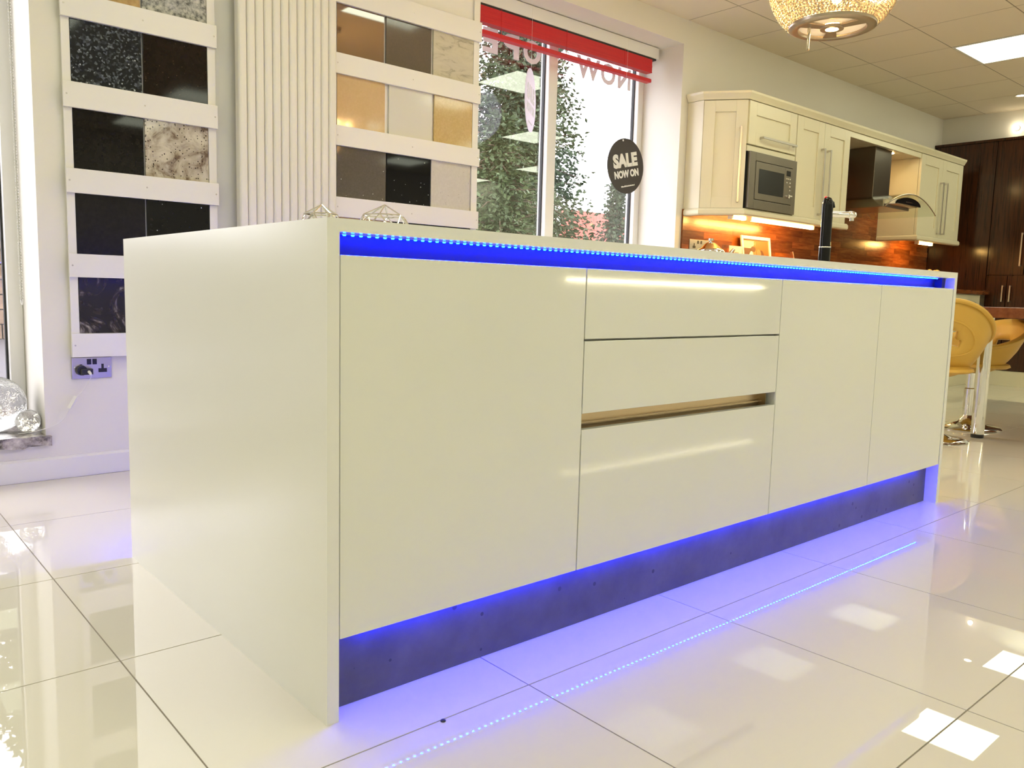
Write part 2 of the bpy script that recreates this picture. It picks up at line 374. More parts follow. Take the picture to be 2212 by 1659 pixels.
top = [(x, 2.292+random.uniform(-.004,.004), 0.178+random.uniform(-.003,.002)) for x in sx]
bot = [(x, 2.296+random.uniform(-.005,.005), 0.138+random.uniform(-.006,.006)) for x in sx]
for k in range(40):
    a, b = k, k+1
    mb.add([top[a], top[b], bot[b], bot[a], (sx[a],2.655,.172), (sx[b],2.655,.172), (sx[a],2.655,.138), (sx[b],2.655,.138)],
           [(0,3,2,1), (0,1,5,4), (3,6,7,2)]+([(0,4,6,3)] if k == 0 else [])+([(1,2,7,5)] if k == 39 else []))
tag(build('window_sill', mb, 'sill_granite'), 'rough edged mottled granite sill under the shop window', 'sill')

# ceiling light panels
def ceiling_light(xa, xb, ya, yb, label):
    t = thing('ceiling_light', label, 'ceiling light', ((xa+xb)/2, (ya+yb)/2, ZC), group='square ceiling light panels')
    f = 0.018
    build('frame', MB().box(xa, xb, ya, ya+f, ZC-.004, ZC+.001).box(xa, xb, yb-f, yb, ZC-.004, ZC+.001).box(xa, xa+f, ya+f, yb-f, ZC-.004, ZC+.001).box(xb-f, xb, ya+f, yb-f, ZC-.004, ZC+.001), 'white_paint', t)
    build('diffuser', BOX(xa+f, xb-f, ya+f, yb-f, ZC-.001, ZC+.001), 'panel_glow', t)
for (xa, xb, ya, yb) in panels:
    if abs(xa-5.755) < .02 and ya > .5: lab = 'square ceiling light panel at the right edge, right of the crystal pendant'
    elif abs(xa-7.56) < .03 and ya > .5: lab = 'ceiling light panel nearest the dark wood units, mirrored at the floor edge'
    elif abs(xa-3.95) < .03 and ya > .5: lab = 'square ceiling light panel mirrored large in the left window pane above the trees'
    elif abs(xa-5.755) < .03 and -1.2 < ya < 0: lab = 'square ceiling light panel mirrored small and low in the left window pane'
    else: lab = 'square ceiling light panel outside the picture, seen only as a reflection'
    ceiling_light(xa, xb, ya, yb, lab)

# ================================================================== THE ISLAND
L, D, H = 2.673, 1.1536, 0.90
PT = 0.0235
t = thing('island_worktop', 'white waterfall worktop of the glossy island with end panels down to the floor', 'worktop', (L/2, D/2, 0))
TH = 0.0225
build('top_slab', MB().prism_y([(PT, H-TH), (L-PT, H-TH), (L, H), (0, H)], 0, D), 'solid_surface', t)
build('end_panel', MB().prism_y([(0, 0), (PT, 0), (PT, H-TH), (0, H)], 0, D), 'solid_surface', t)
build('end_panel', MB().prism_y([(L-PT, 0), (L, 0), (L, H), (L-PT, H-TH)], 0, D), 'solid_surface', t)
ZD0, ZD1, FY, FT = 0.1545, 0.839, 0.002, 0.02
def front(parent, name, xa, xb, z0, z1): return build(name, BOX(xa, xb, FY, FY+FT, z0, z1), 'gloss_white', parent, bevel=0.0012)
def carcass(parent, xa, xb, z1=0.838): return build('carcass', BOX(xa, xb, FY+FT+0.001, D-0.06, 0.158, z1), 'carcass', parent)
t = thing('base_cabinet', 'wide white gloss island cabinet with one plain door, nearest the end panel', 'cabinet', (0.33, 0.4, 0.158))
front(t, 'door', 0.0262, 0.6295, ZD0, ZD1); b = carcass(t, 0.0245, 0.631, 0.80)
t = thing('drawer_cabinet', 'white gloss island cabinet with three drawers and a metal finger pull', 'cabinet', (1.03, 0.4, 0.158))
DX0, DX1 = 0.6325, 1.4305
front(t, 'drawer', DX0, DX1, 0.6835, ZD1); front(t, 'drawer', DX0, DX1, 0.5165, 0.6790); front(t, 'drawer', DX0, DX1, ZD0, 0.4795)
gp = MB()
gp.box(DX0, DX1, 0.046, 0.048, 0.470, 0.530).box(DX0, DX1, 0.024, 0.046, 0.520, 0.523).box(DX0, DX1, 0.024, 0.046, 0.470, 0.473)
gp.box(DX0, DX1, 0.036, 0.046, 0.487, 0.490)
tag(build('finger_pull', gp, 'gola_metal', t), 'champagne metal finger pull channel')
build('channel_end', BOX(DX1-0.016, DX1-0.013, 0.024, 0.046, 0.475, 0.520), 'gola_metal', t)
mb = MB().box(0.6315, 1.4315, 0.049, D-0.06, 0.158, 0.80).box(0.6315, 1.4315, FY+FT+.001, 0.049, 0.158, 0.469).box(0.6315, 1.4315, FY+FT+.001, 0.049, 0.531, 0.80).box(0.6300, 0.632, FY+.002, 0.049, 0.469, 0.531).box(1.431, 1.433, FY+.002, 0.049, 0.469, 0.531)
build('carcass', mb, 'carcass', t)
t = thing('double_door_cabinet', 'white gloss island cabinet with two plain doors, nearest the bar chairs', 'cabinet', (2.04, 0.4, 0.158))
front(t, 'door', 1.4335, 2.0490, ZD0, ZD1); front(t, 'door', 2.0515, 2.6475, ZD0, ZD1); carcass(t, 1.432, L-PT-.001, 0.80)
# lit handle channel under the worktop
t = thing('handle_channel', 'recessed channel under the island worktop flooded with blue light', 'channel', (L/2, 0.05, 0.84))
ch = MB().box(PT, 2.622, 0.062, 0.065, 0.800, 0.8775).box(PT, 2.622, 0.024, 0.062, 0.800, 0.803)
build('back', ch, 'channel_back', t)
build('end_block', BOX(2.622, L-PT, 0.035, 0.065, 0.800, 0.8775), 'channel_back', t)
def led_strip(label, x0, x1, y, z, down):
    t = thing('led_strip', label, 'led strip', ((x0+x1)/2, y, z), group='blue led strips of the island')
    build('tape', BOX(x0, x1, y-0.004, y+0.004, z-0.0005, z+0.0007), 'led_tape', t)
    me = mesh_of(MB().add([(-.0025,-.0022,0),(.0025,-.0022,0),(.0025,.0022,0),(-.0025,.0022,0),(-.0018,-.0016,-.0022),(.0018,-.0016,-.0022),(.0018,.0016,-.0022),(-.0018,.0016,-.0022)],
                          [(4,7,6,5),(0,1,5,4),(1,2,6,5),(2,3,7,6),(3,0,4,7)]), 'led', 'led_chip')
    k = int((x1-x0)/0.01667)
    for i in range(k): inst('led', me, t, (x0+0.008+i*0.01667-(x0+x1)/2, 0, -0.0005))
led_strip('blue led strip shining under the island worktop edge', 0.048, 2.60, 0.042, 0.8765, True)
led_strip('blue led strip under the island doors above the plinth', 0.07, 2.575, 0.030, 0.1525, True)
emis('led_chip_soft', (0.0004, 0.009, 1.0), 300.0)
def rear_strip(label, y, z, mat='led_chip'):
    t = thing('led_strip', label, 'led strip', (L/2, y, z), group='blue led strips of the island')
    build('tape', BOX(0.05, 2.62, y-.004, y+.004, z, z+.0008), 'led_tape', t)
    mb = MB()
    for i in range(150): x = 0.06+i*0.01667; mb.box(x-.0025, x+.0025, y-.0022, y+.0022, z-.0022, z)
    tag(build('leds', mb, mat, t), kind='stuff')
rear_strip('blue led strip on the hidden rear side of the island, tinting the wall baseboard', D-0.012, 0.1525)
rear_strip('soft blue led strip under the rear worktop edge of the island, out of view', D-0.012, 0.8765, 'led_chip_soft')
t = build('plinth', BOX(PT+.0005, L-PT-.0005, 0.046, 0.062, 0.0005, 0.157), 'concrete')
tag(t, 'dark concrete effect plinth at the foot of the island', 'plinth')
tag(build('floor_cap', MB().lathe([(0.0,0.0),(0.005,0.0),(0.005,0.002),(0.003,0.0035),(0,0.0038)], (0.173,-0.115,0), 12), 'black_plastic', smooth=True), 'tiny black cap lying on the floor before the island', 'cap')

# wire ornaments on the island
def wire_bowl(label, cx, cy, rx, h, rot):
    t = thing('wire_ornament', label, 'ornament', (cx, cy, H), rot, 'wire ornaments on the island')
    ring = [(rx*math.cos(2*PI*i/6), rx*math.sin(2*PI*i/6), 0.004) for i in range(6)]
    mid = [(rx*.66*math.cos(2*PI*(i+.5)/6), rx*.66*math.sin(2*PI*(i+.5)/6), h*.66) for i in range(6)]
    topv = (rx*.05, 0, h)
    E = [(ring[i], ring[(i+1)%6]) for i in range(6)]+[(mid[i], mid[(i+1)%6]) for i in range(6)]+[(ring[i], mid[i]) for i in range(6)]+[(ring[(i+1)%6], mid[i]) for i in range(6)]+[(mid[i], topv) for i in range(6)]
    for a, b in E: build('wire', MB().tube([a, b], 0.0017, 5), 'chrome', t, local=True)
wire_bowl('larger silver wire geometric ornament on the island corner', 0.335, 0.36, 0.072, 0.072, 0.3)
wire_bowl('smaller silver wire geometric ornament on the island corner, nearest the end panel', 0.178, 0.36, 0.052, 0.058, 0.1)

# tall black tap
t = thing('boiler_tap', 'tall black pillar tap with short chrome spout on the island', 'tap', (2.50, 0.455, H))
cx, cy = 2.50, 0.455
build('base_ring', MB().lathe([(0,0),(0.034,0),(0.034,0.006),(0.028,0.010),(0.0,0.010)], (cx,cy,H), 28), 'chrome', t, smooth=True)
build('pillar', MB().lathe([(0.0235,0.008),(0.0235,0.098),(0.0215,0.1005),(0.0215,0.262),(0.021,0.268),(0.0,0.268)], (cx,cy,H), 28), 'black_gloss', t, smooth=True)
build('collar', MB().lathe([(0.0238,0.096),(0.0243,0.097),(0.0243,0.0995),(0.0238,0.1005)], (cx,cy,H), 28), 'chrome', t, smooth=True)
sd = Vector((0.80,-0.60,0)).normalized()
p0 = Vector((cx,cy,H+0.232))+sd*0.012
sp = build('spout', MB().tube([p0, p0+sd*0.03, p0+sd*0.075, p0+sd*0.078], [0.0125,0.0125,0.0125,0.012], 20), 'chrome', t, smooth=True)
build('nozzle', MB().tube([p0+sd*0.078, p0+sd*0.082, p0+sd*0.102, p0+sd*0.108], [0.0135,0.0145,0.0145,0.010], 20), 'chrome', sp, smooth=True)
build('nozzle_outlet', MB().tube([p0+sd*0.094-Vector((0,0,0.010)), p0+sd*0.094-Vector((0,0,0.024))], 0.008, 14), 'chrome', sp, smooth=True)
hd = MB().tube([(cx,cy,H+.266),(cx-.001,cy,H+.280),(cx-.003,cy+.001,H+.292),(cx-.006,cy+.002,H+.299)], [0.0215,0.0205,0.016,0.006], 20)
build('head', hd, 'black_gloss', t, smooth=True)
lv = build('lever', MB().tube([Vector((cx,cy,H+.292))-sd*0.016, Vector((cx,cy,H+.291)), Vector((cx,cy,H+.276))+sd*0.020, Vector((cx,cy,H+.258))+sd*0.027], [0.004,0.009,0.008,0.005], 12), 'black_gloss', t, smooth=True)
build('red_button', MB().tube([Vector((cx,cy,H+.300))-sd*0.014, Vector((cx,cy,H+.293))-sd*0.001], [0.0045,0.006], 10), 'red_plastic', lv, smooth=True)
build('pin', MB().sphere(Vector((cx,cy,H+.276))-sd*0.019, 0.005, 10, 6), 'chrome', t, smooth=True)

# ================================================================== STONE SAMPLE RACKS
YR = 2.320
def rack(label, x0, x1, rails, stiles_l, stiles_r):
    t = thing('sample_rack', label, 'display rack', ((x0+x1)/2, YR, rails[-1][0]), group='stone sample racks')
    build('backing', BOX(x0+0.006, x1-0.006, YR-0.008, YR, rails[-1][0], rails[0][1]), 'white_paint', t)
    for (z0, z1) in rails: build('rail', BOX(x0, x1, YR-0.034, YR-0.019, z0, z1), 'white_paint', t, bevel=0.0012)
    for k in range(len(rails)-1):
        z0, z1 = rails[k+1][0], rails[k][1]
        build('stile', BOX(x0+0.003, stiles_l, YR-0.019, YR-0.008, z0, z1), 'white_paint', t)
        build('stile', BOX(stiles_r, x1-0.003, YR-0.019, YR-0.008, z0, z1), 'white_paint', t)
    scr = mesh_of(MB().lathe([(0,-.0006),(0.003,-.0004),(0.0034,0.0)], (0,0,0), 10), 'screw', 'steel')
    for (z0, z1) in rails:
        for x in (x0+0.012, (x0+x1)/2, x1-0.012):
            inst('screw', scr, t, (x-t.location.x, YR-0.034-t.location.y, (z0+z1)/2-t.location.z), rot=(-PI/2, 0, 0))
    return t
rails1 = [(2.44,2.53),(2.108,2.198),(1.776,1.868),(1.444,1.540),(1.122,1.215),(0.797,0.888),(0.482,0.576)]
rack('white slatted rack of dark stone samples beside the shop window', 0.115, 0.708, rails1, 0.147, 0.672)
rails2 = [(2.44,2.53),(2.104,2.205),(1.785,1.879),(1.455,1.548),(1.121,1.215),(0.797,0.888),(0.482,0.576)]
rack('white slatted rack of stone samples between radiator and window', 1.268, 2.140, rails2, 1.281, 2.098)
def sample(xa, xb, row, rails, mat, label, proud=0.0):
    z0, z1 = rails[row+1][1]-0.012, rails[row][0]+0.012
    o = build('stone_sample', BOX(xa, xb, YR-0.019, YR-0.009, z0, z1), mat, None, bevel=0.0008)
    o.data.transform(Matrix.Translation((-(xa+xb)/2, -(YR-.014), -z0))); o.location = ((xa+xb)/2, YR-.014, z0)
    return tag(o, label, 'stone sample', 'stone samples in the wall racks')
A = (0.149, 0.4065); B = (0.4125, 0.670)
sample(*A, 1, rails1, 'stone_tan', 'speckled tan stone sample, top left of the rack by the shop window')
sample(*B, 1, rails1, 'stone_salt_grey', 'speckled grey cracked stone sample, top right of the rack by the shop window')
sample(*A, 2, rails1, 'stone_blue_pearl', 'dark blue grey stone sample with pearly flecks')
sample(*B, 2, rails1, 'stone_dark_brown', 'very dark brown speckled stone sample, beside the pearly blue one')
sample(*A, 3, rails1, 'stone_black', 'plain polished black stone sample, left of the beige granite one')
sample(*B, 3, rails1, 'stone_beige_granite', 'beige granite stone sample with brown veins and black specks')
sample(*A, 4, rails1, 'stone_matt_black', 'plain satin black stone sample, just above the island corner at left')
sample(*B, 4, rails1, 'stone_star_black', 'black stone sample with tiny sparkles, below the beige granite one')
sample(*A, 5, rails1, 'stone_veined', 'black stone sample with a pale wavy vein, lowest of its rack, above the socket')
sample(*B, 5, rails1, 'stone_salt_grey', 'grey speckled stone sample hidden behind the island end panel')
A3, B3, C3 = (1.283, 1.541), (1.553, 1.822), (1.836, 2.096)
sample(*A3, 1, rails2, 'stone_bronze_mirror', 'mirror polished bronze brown stone sample, top left of the rack by the radiator')
sample(*B3, 1, rails2, 'stone_taupe', 'plain taupe grey stone sample, right of the bronze one')
sample(*C3, 1, rails2, 'stone_cream_vein', 'cream stone sample with wispy grey veins, top right beside the window')
sample(1.284, 1.548, 2, rails2, 'stone_caramel', 'plain caramel beige stone sample, below the bronze one')
sample(1.572, 1.830, 2, rails2, 'stone_white', 'plain off white stone sample, between the caramel and golden ones')
sample(1.846, 2.096, 2, rails2, 'stone_gold', 'golden sparkling stone sample beside the window')
sample(1.284, 1.556, 3, rails2, 'stone_grey_star', 'brown grey stone sample with bright specks, below the caramel one')
sample(1.562, 1.828, 3, rails2, 'stone_star_black', 'black stone sample with white sparkles, in the rack beside the radiator')
sample(1.832, 2.088, 3, rails2, 'stone_pale_grey', 'pale grey finely speckled stone sample, bottom right beside the window')
sample(1.284, 1.592, 4, rails2, 'stone_caramel', 'beige stone sample hidden behind the island top, below the brown grey one')
sample(1.60, 2.094, 4, rails2, 'stone_black', 'dark stone sample showing as a thin black line along the island top')

# ================================================================== RADIATOR
t = thing('radiator', 'tall cream tube radiator between the two sample racks', 'radiator', (1.02, 2.28, 0.35))
NX = 12; rx0, rx1 = 0.775, 1.240
pitch = (rx1-rx0)/NX
for k in range(NX):
    xc = rx0+pitch*(k+.5); hw = pitch*0.485
    build('tube', BOX(xc-hw, xc+hw, 2.222, 2.272, 0.35, 2.45), 'wall_paint', t, bevel=0.011, seg=3)
for z in (0.42, 2.34): build('header', BOX(rx0+.01, rx1-.01, 2.272, 2.296, z, z+0.04), 'wall_paint', t, bevel=0.006)
for x in (rx0+.06, rx1-.06):
    for z in (0.55, 2.25): build('bracket', BOX(x-.015, x+.015, 2.272, 2.319, z, z+.03), 'wall_paint', t)

# ================================================================== SOCKET, PLUG, LEAD, GLASS BALLS
def socket(label, xa, xb, z0, z1, y, single_block=False):
    t = thing('double_socket', label, 'socket', ((xa+xb)/2, y, z0))
    build('plate', BOX(xa, xb, y-0.006, y-0.0005, z0, z1), 'steel', t, bevel=0.0015)
    w_, h_ = xb-xa, z1-z0
    for s_ in (-1, 1):
        c = (xa+xb)/2+s_*w_*0.27; zc = z0+h_*0.42
        build('pin_hole', MB().box(c-.0045, c+.0045, y-.0068, y-.006, zc+.004, zc+.022).box(c-.016, c+.016, y-.0068, y-.006, zc-.012, zc+.004), 'black_plastic', t)
        sw = c - s_*w_*0.17
        build('switch', BOX(sw-.012, sw+.004, y-.0085, y-.006, z0+h_*.66, z0+h_*.92) if s_ > 0 else BOX(sw-.003, sw+.013, y-.0085, y-.006, z0+h_*.66, z0+h_*.92), 'black_plastic', t, bevel=0.001)
    for x in (xa+.011, xb-.011): build('screw', MB().tube([(x, y-.0072, z0+h_*.55), (x, y-.006, z0+h_*.55)], .003, 10), 'chrome', t)
    return t
socket('brushed steel double socket with black inserts under the dark sample rack', 0.1165, 0.2635, 0.393, 0.479, YW)
t = thing('plug', 'black plug pushed into the left of the steel double socket', 'plug', (0.152, YW-.02, 0.41))
mb = MB().tube([(0.150,YW-.0075,0.428),(0.150,YW-.030,0.428)], [0.021,0.019], 18)
build('body', mb, 'black_plastic', t, smooth=True)
build('grip', BOX(0.142, 0.186, YW-.045, YW-.014, 0.412, 0.436), 'black_plastic', t, bevel=0.003)
build('gland', MB().tube([(0.170,YW-.044,0.424),(0.171,YW-.056,0.420),(0.173,YW-.064,0.413)], [0.006,0.0055,0.004], 10), 'cable_white', t, smooth=True)
t = thing('light_lead', 'thin white lead with inline driver hanging from socket to glass balls', 'cable', (0.10, YW-.04, 0.30))
def bez(P, k=24):
    out = []
    for s_ in range(k+1):
        u = s_/k; Q = [Vector(p) for p in P]
        while len(Q) > 1: Q = [Q[i].lerp(Q[i+1], u) for i in range(len(Q)-1)]
        out.append(Q[0])
    return out
build('cord', MB().tube(bez([(0.173,YW-.064,.413),(0.172,YW-.05,.385),(0.150,YW-.03,.345),(0.125,YW-.03,.325)],14), 0.0013, 6), 'cable_white', t, smooth=True)
build('driver', MB().tube([(0.125,YW-.03,.327),(0.098,YW-.03,.280)], 0.009, 4), 'cable_white', t)
build('cord', MB().tube(bez([(0.098,YW-.03,.280),(0.085,YW-.03,.235),(0.055,YW-.035,.214),(0.02,YW-.035,.208),(-0.03,YW-.01,.192),(-0.07,2.36,.184)],26), 0.0013, 6), 'cable_white', t, smooth=True)
def glass_ball(label, c, r):
    t = thing('glass_ball', label, 'glass ball', (c[0], c[1], c[2]-r), group='crackle glass balls on the sill')
    build('shell', MB().sphere(c, r, 40, 24), 'crackle_glass', t, smooth=True)
    mb = MB(); rr = random.Random(int(r*1000)); pts = []
    for k in range(40):
        a, b = rr.uniform(0, 2*PI), rr.uniform(-1, .5); q = r*.72*rr.uniform(.6, 1)
        pts.append(Vector((c[0]+q*math.cos(a)*math.sqrt(1-b*b), c[1]+q*math.sin(a)*math.sqrt(1-b*b), c[2]+q*b)))
    build('wire_string', mb.tube(pts, 0.0007, 4), 'chrome', t)
    m2 = MB()
    for p in pts: m2.octa(tuple(p), 0.002, 0.003)
    tag(build('fairy_lights', m2, 'fairy_glow', t), kind='stuff')
glass_ball('large crackle glass ball on the granite sill', (-0.125, 2.475, 0.178+0.112), 0.110)
glass_ball('small crackle glass ball on the granite sill, at the end of the white lead', (-0.028, 2.40, 0.178+0.048), 0.046)
# bead chain of a blind
t = thing('blind_chain', 'white bead chain loop of a blind hanging beside the shop window', 'blind chain', (0.004, 2.56, 0.68))
path = [(-0.004-0.010*0, 2.63, 2.44)]+[(-0.004, 2.63-0.0*k, 2.44-1.70*k/60) for k in range(1, 61)]
N = 150; pts = []
for k in range(N): pts.append((0.004, 2.575, 2.44-1.74*k/N))
for k in range(13): a = PI*k/12; pts.append((0.004, 2.5975-0.0225*math.cos(a), 0.70-0.02*math.sin(a)))
for k in range(N): pts.append((0.004, 2.62, 0.70+1.74*k/N))
mb = MB()
for p in pts: mb.octa(p, 0.0026, 0.0032)
build('beads', mb, 'white_pvc', t); build('cord', MB().tube(pts[::6]+[pts[-1]], 0.0007, 4), 'white_pvc', t)

# ================================================================== RED BLIND, LETTERS, HANGING SIGNS IN WINDOW 2
t = thing('window_blind', 'red slatted blind drawn up under a white headrail in the window', 'blind', (3.0, 2.525, 2.48))
build('headrail', BOX(2.19, 3.872, 2.500, 2.550, 2.402, 2.476), 'white_pvc', t, bevel=0.003)
build('valance_clip', BOX(2.20, 3.85, 2.505, 2.545, 2.390, 2.402), 'dark_gasket', t)
for k in range(11):
    z = 2.300+k*0.0081; dy = random.uniform(-.0012,.0012)
    build('slat', BOX(2.20, 3.805, 2.500+dy, 2.550+dy, z, z+0.0074), 'red_blind', t)
build('bottom_rail', BOX(2.20, 3.807, 2.501, 2.549, 2.236, 2.262), 'red_blind', t, bevel=0.006)
for x in (2.45, 2.98, 3.52): build('ladder_cord', MB().tube([(x, 2.499, 2.238), (x, 2.499, 2.402)], 0.0012, 5), 'red_blind', t)
t = thing('window_lettering', 'pale vinyl letters reading NOW OPEN, seen reversed on the window glass', 'lettering', (3.1, 2.695, 2.21))
for ch_, a, b in [('W',3.268,3.497),('O',3.505,3.652),('N',3.678,3.812),('O',2.798,2.946),('P',2.632,2.762),('E',2.470,2.590),('N',2.285,2.425)]:
    build('letter', fit(text_mb(ch_, 0.2, 0.007, 0.0006), a, b, 2.212, 2.355, 2.6965, True), 'vinyl', t)
def round_sign(name, label, c, rotz, roll, face, ink, r=0.179, thread_top=2.478):
    t = thing(name, label, 'sign', c, rotz, 'round hanging signs'); t.rotation_euler = (0, 0, rotz)
    n = 56; R2 = Matrix.Rotation(-roll, 4, 'Y')
    ring = [(r*math.cos(2*PI*i/n), r*math.sin(2*PI*i/n)) for i in range(n)]
    build('disc', MB(R2).prism_y(ring, -0.002, 0.002), face, t, local=True)
    build('hole', MB(R2).prism_y([(0.007*math.cos(2*PI*i/12), r*.93+.007*math.sin(2*PI*i/12)) for i in range(12)], -0.0026, 0.0026), 'sign_white', t, local=True)
    for s_, x0, x1, z0, z1, bo in [('SALE',-.121,.121,-.008,.084,.012),('NOW ON',-.121,.121,-.074,-.024,.010)]:
        m = fit(text_mb(s_, 0.1, bo*0.5, 0.0006), x0, x1, z0, z1, -0.0028); m.v = [tuple(R2 @ Vector(v)) for v in m.v]
        build('lettering', m, ink, t, local=True)
    ms = MB(R2); x = -.066
    rr = random.Random(3)
    while x < .066:
        w_ = rr.uniform(.003,.006); hh = rr.choice((.007,.007,.010)); ms.box(x, x+w_, -.0030, -.0022, -.133, -.133+hh); x += w_+.0013
    tag(build('web_address', ms, ink, t, local=True), 'line of tiny illegible print')
    Z = R2 @ Vector((0, 0, r*.93))
    build('thread', MB().tube([(Z.x, 0.0, Z.z), (Z.x*.5, 0.0, thread_top-c[2])], 0.0006, 4), 'white_pvc', t, local=True)
round_sign('sale_sign', 'black round sign reading SALE NOW ON hanging before the right window pane', (3.493, 2.43, 1.632), 0.0, math.radians(12.5), 'sign_black', 'sign_white')
round_sign('sale_sign', 'white round sign hanging almost edge on before the left window pane', (2.628, 2.43, 1.908), math.radians(38), 0.0, 'sign_pale', 'sign_grey')

# ================================================================== WALL CABINETS
YF = 1.95; ZB, ZT = 1.388, 2.102
def shaker(parent, name, o, u, wd, z0, z1, arch=False):
    """framed door: o = left front corner (x,y), u = unit direction along the face; outward normal to the right of u"""
    u = Vector((u[0], u[1], 0)).normalized(); nn = Vector((u.y, -u.x, 0))
    M = Matrix(((u.x, -nn.x, 0, o[0]), (u.y, -nn.y, 0, o[1]), (0, 0, 1, 0), (0, 0, 0, 1)))
    fr = 0.085 if wd > 0.3 else 0.075
    mb = MB(M); T = 0.022
    mb.box(0, fr, 0, T, z0, z1).box(wd-fr, wd, 0, T, z0, z1).box(fr, wd-fr, 0, T, z0, z0+fr).box(fr, wd-fr, 0, T, z1-fr, z1)
    mb.box(fr, wd-fr, 0.009, T, z0+fr, z1-fr)
    return build(name, mb, 'cream_door', parent, bevel=0.0015), M
def bar_handle(parent, M, a, z0, z1, horizontal=None):
    mb = MB(M); s_ = 0.007
    if horizontal:
        x0, x1, z = horizontal
        mb.box(x0, x1, -0.034, -0.026, z-s_, z+s_).box(x0, x0+.014, -0.026, 0.0, z-s_, z+s_).box(x1-.014, x1, -0.026, 0.0, z-s_, z+s_)
    else:
        mb.box(a-s_, a+s_, -0.034, -0.026, z0, z1).box(a-s_, a+s_, -0.026, 0.0, z0, z0+.014).box(a-s_, a+s_, -0.026, 0.0, z1-.014, z1)
    return build('handle', mb, 'steel', parent, bevel=0.0015)
# angled end unit
pA, pB = (3.985, 2.185), (4.160, YF)
t = thing('angled_wall_cabinet', 'cream wall cabinet with an angled door, nearest the window', 'cabinet', (4.08, 2.2, ZB))
build('body', MB().prism([(3.985,2.318),(3.985,2.187),(4.010,2.187),(4.1555,YF+.024),(4.1555,2.318)], ZB, ZT), 'cream_door', t)
d = Vector((pB[0]-pA[0], pB[1]-pA[1])); dl = d.length
dr, M = shaker(t, 'door', (pA[0]+.002*d.x/dl, pA[1]+.002*d.y/dl), d, dl-.006, ZB, ZT-.003)
bar_handle(dr, M, dl-0.045, 1.425, 1.925)
# microwave unit
t = thing('microwave_cabinet', 'cream wall cabinet with lift up door above the built in microwave', 'cabinet', (4.47, 2.15, ZB))
mb = MB().box(4.158,4.176,YF+.024,2.318,ZB,ZT).box(4.766,4.784,YF+.024,2.318,ZB,ZT).box(4.176,4.766,YF+.024,2.318,1.770,1.815).box(4.176,4.766,2.29,2.318,ZB,1.770).box(4.176,4.766,YF+.024,2.29,ZB,ZB+.02).box(4.176,4.766,YF+.024,2.318,ZT-.02,ZT)
mb.box(4.172,4.780,YF+.004,YF+.024,1.770,1.806)
build('body', mb, 'cream_door', t)
dr, M = shaker(t, 'lift_door', (4.174, YF), (1,0), 0.602, 1.816, ZT-.003)
bar_handle(dr, M, 0, 0, 0, horizontal=(0.135, 0.570, 1.870-.0))
t = thing('microwave', 'built in stainless steel microwave oven with black window', 'microwave', (4.48, 2.1, ZB+.02))
build('body', BOX(4.19, 4.752, YF+.03, 2.27, ZB+.021, 1.765), 'black_plastic', t)
mz0, mz1, mx0, mx1 = 1.391, 1.768, 4.184, 4.780; yf = YF-0.018
mb = MB().box(mx0, 4.252, yf, yf+.02, mz0, mz1).box(4.727, mx1, yf, yf+.02, mz0, mz1).box(4.252, 4.727, yf, yf+.02, mz0, 1.452).box(4.252, 4.727, yf, yf+.02, 1.711, mz1)
build('trim_frame', mb, 'steel_brushed', t, bevel=0.002)
build('gap', BOX(4.250, 4.729, yf+.012, yf+.03, 1.450, 1.713), 'black_plastic', t)
build('side_trim', BOX(mx0-.001, mx0+.003, yf+.021, YF+.028, mz0, mz1), 'black_plastic', t)
dr = build('door', BOX(4.2565, 4.628, yf-.002, yf+.014, 1.4555, 1.7075), 'steel_brushed', t, bevel=0.002)
build('window', BOX(4.296, 4.612, yf-.0032, yf-.0018, 1.498, 1.662), 'black_gloss', dr)
pn = build('control_panel', BOX(4.630, 4.7225, yf-.002, yf+.014, 1.4555, 1.7075), 'steel_brushed', t, bevel=0.002)
build('display', BOX(4.643, 4.698, yf-.0032, yf-.0018, 1.652, 1.688), 'black_gloss', pn)
for (bx_, bz) in [(4.645,1.632),(4.668,1.632),(4.692,1.632),(4.650,1.606),(4.692,1.606),(4.694,1.580),(4.694,1.555)]:
    build('button', BOX(bx_-.006, bx_+.006, yf-.005, yf-.002, bz-.004, bz+.004), 'chrome', pn)
build('knob', MB().tube([(4.672,yf-.002,1.510),(4.672,yf-.016,1.510)], [.015,.013], 16), 'chrome', pn, smooth=True)
build('knob_pointer', BOX(4.655, 4.700, yf-.024, yf-.016, 1.508, 1.517), 'chrome', pn)
def double_wall_cabinet(label, xa, xm, xb, hz0, hz1):
    t = thing('double_wall_cabinet', label, 'cabinet', ((xa+xb)/2, 2.15, ZB))
    build('body', BOX(xa, xb, YF+.024, 2.318, ZB, ZT), 'cream_door', t)
    d1, M1 = shaker(t, 'door', (xa+.001, YF), (1,0), xm-xa-.003, ZB, ZT-.003)
    d2, M2 = shaker(t, 'door', (xm+.001, YF), (1,0), xb-xm-.002, ZB, ZT-.003)
    bar_handle(d1, M1, xm-xa-.035, hz0, hz1); bar_handle(d2, M2, 0.055, hz0, hz1)
double_wall_cabinet('cream wall cabinet with two long handles between microwave and cooker hood', 4.786, 5.176, 5.572, 1.418, 1.907)
double_wall_cabinet('cream wall cabinet with two long handles right of the cooker hood', 6.892, 7.36, 7.830, 1.418, 1.890)
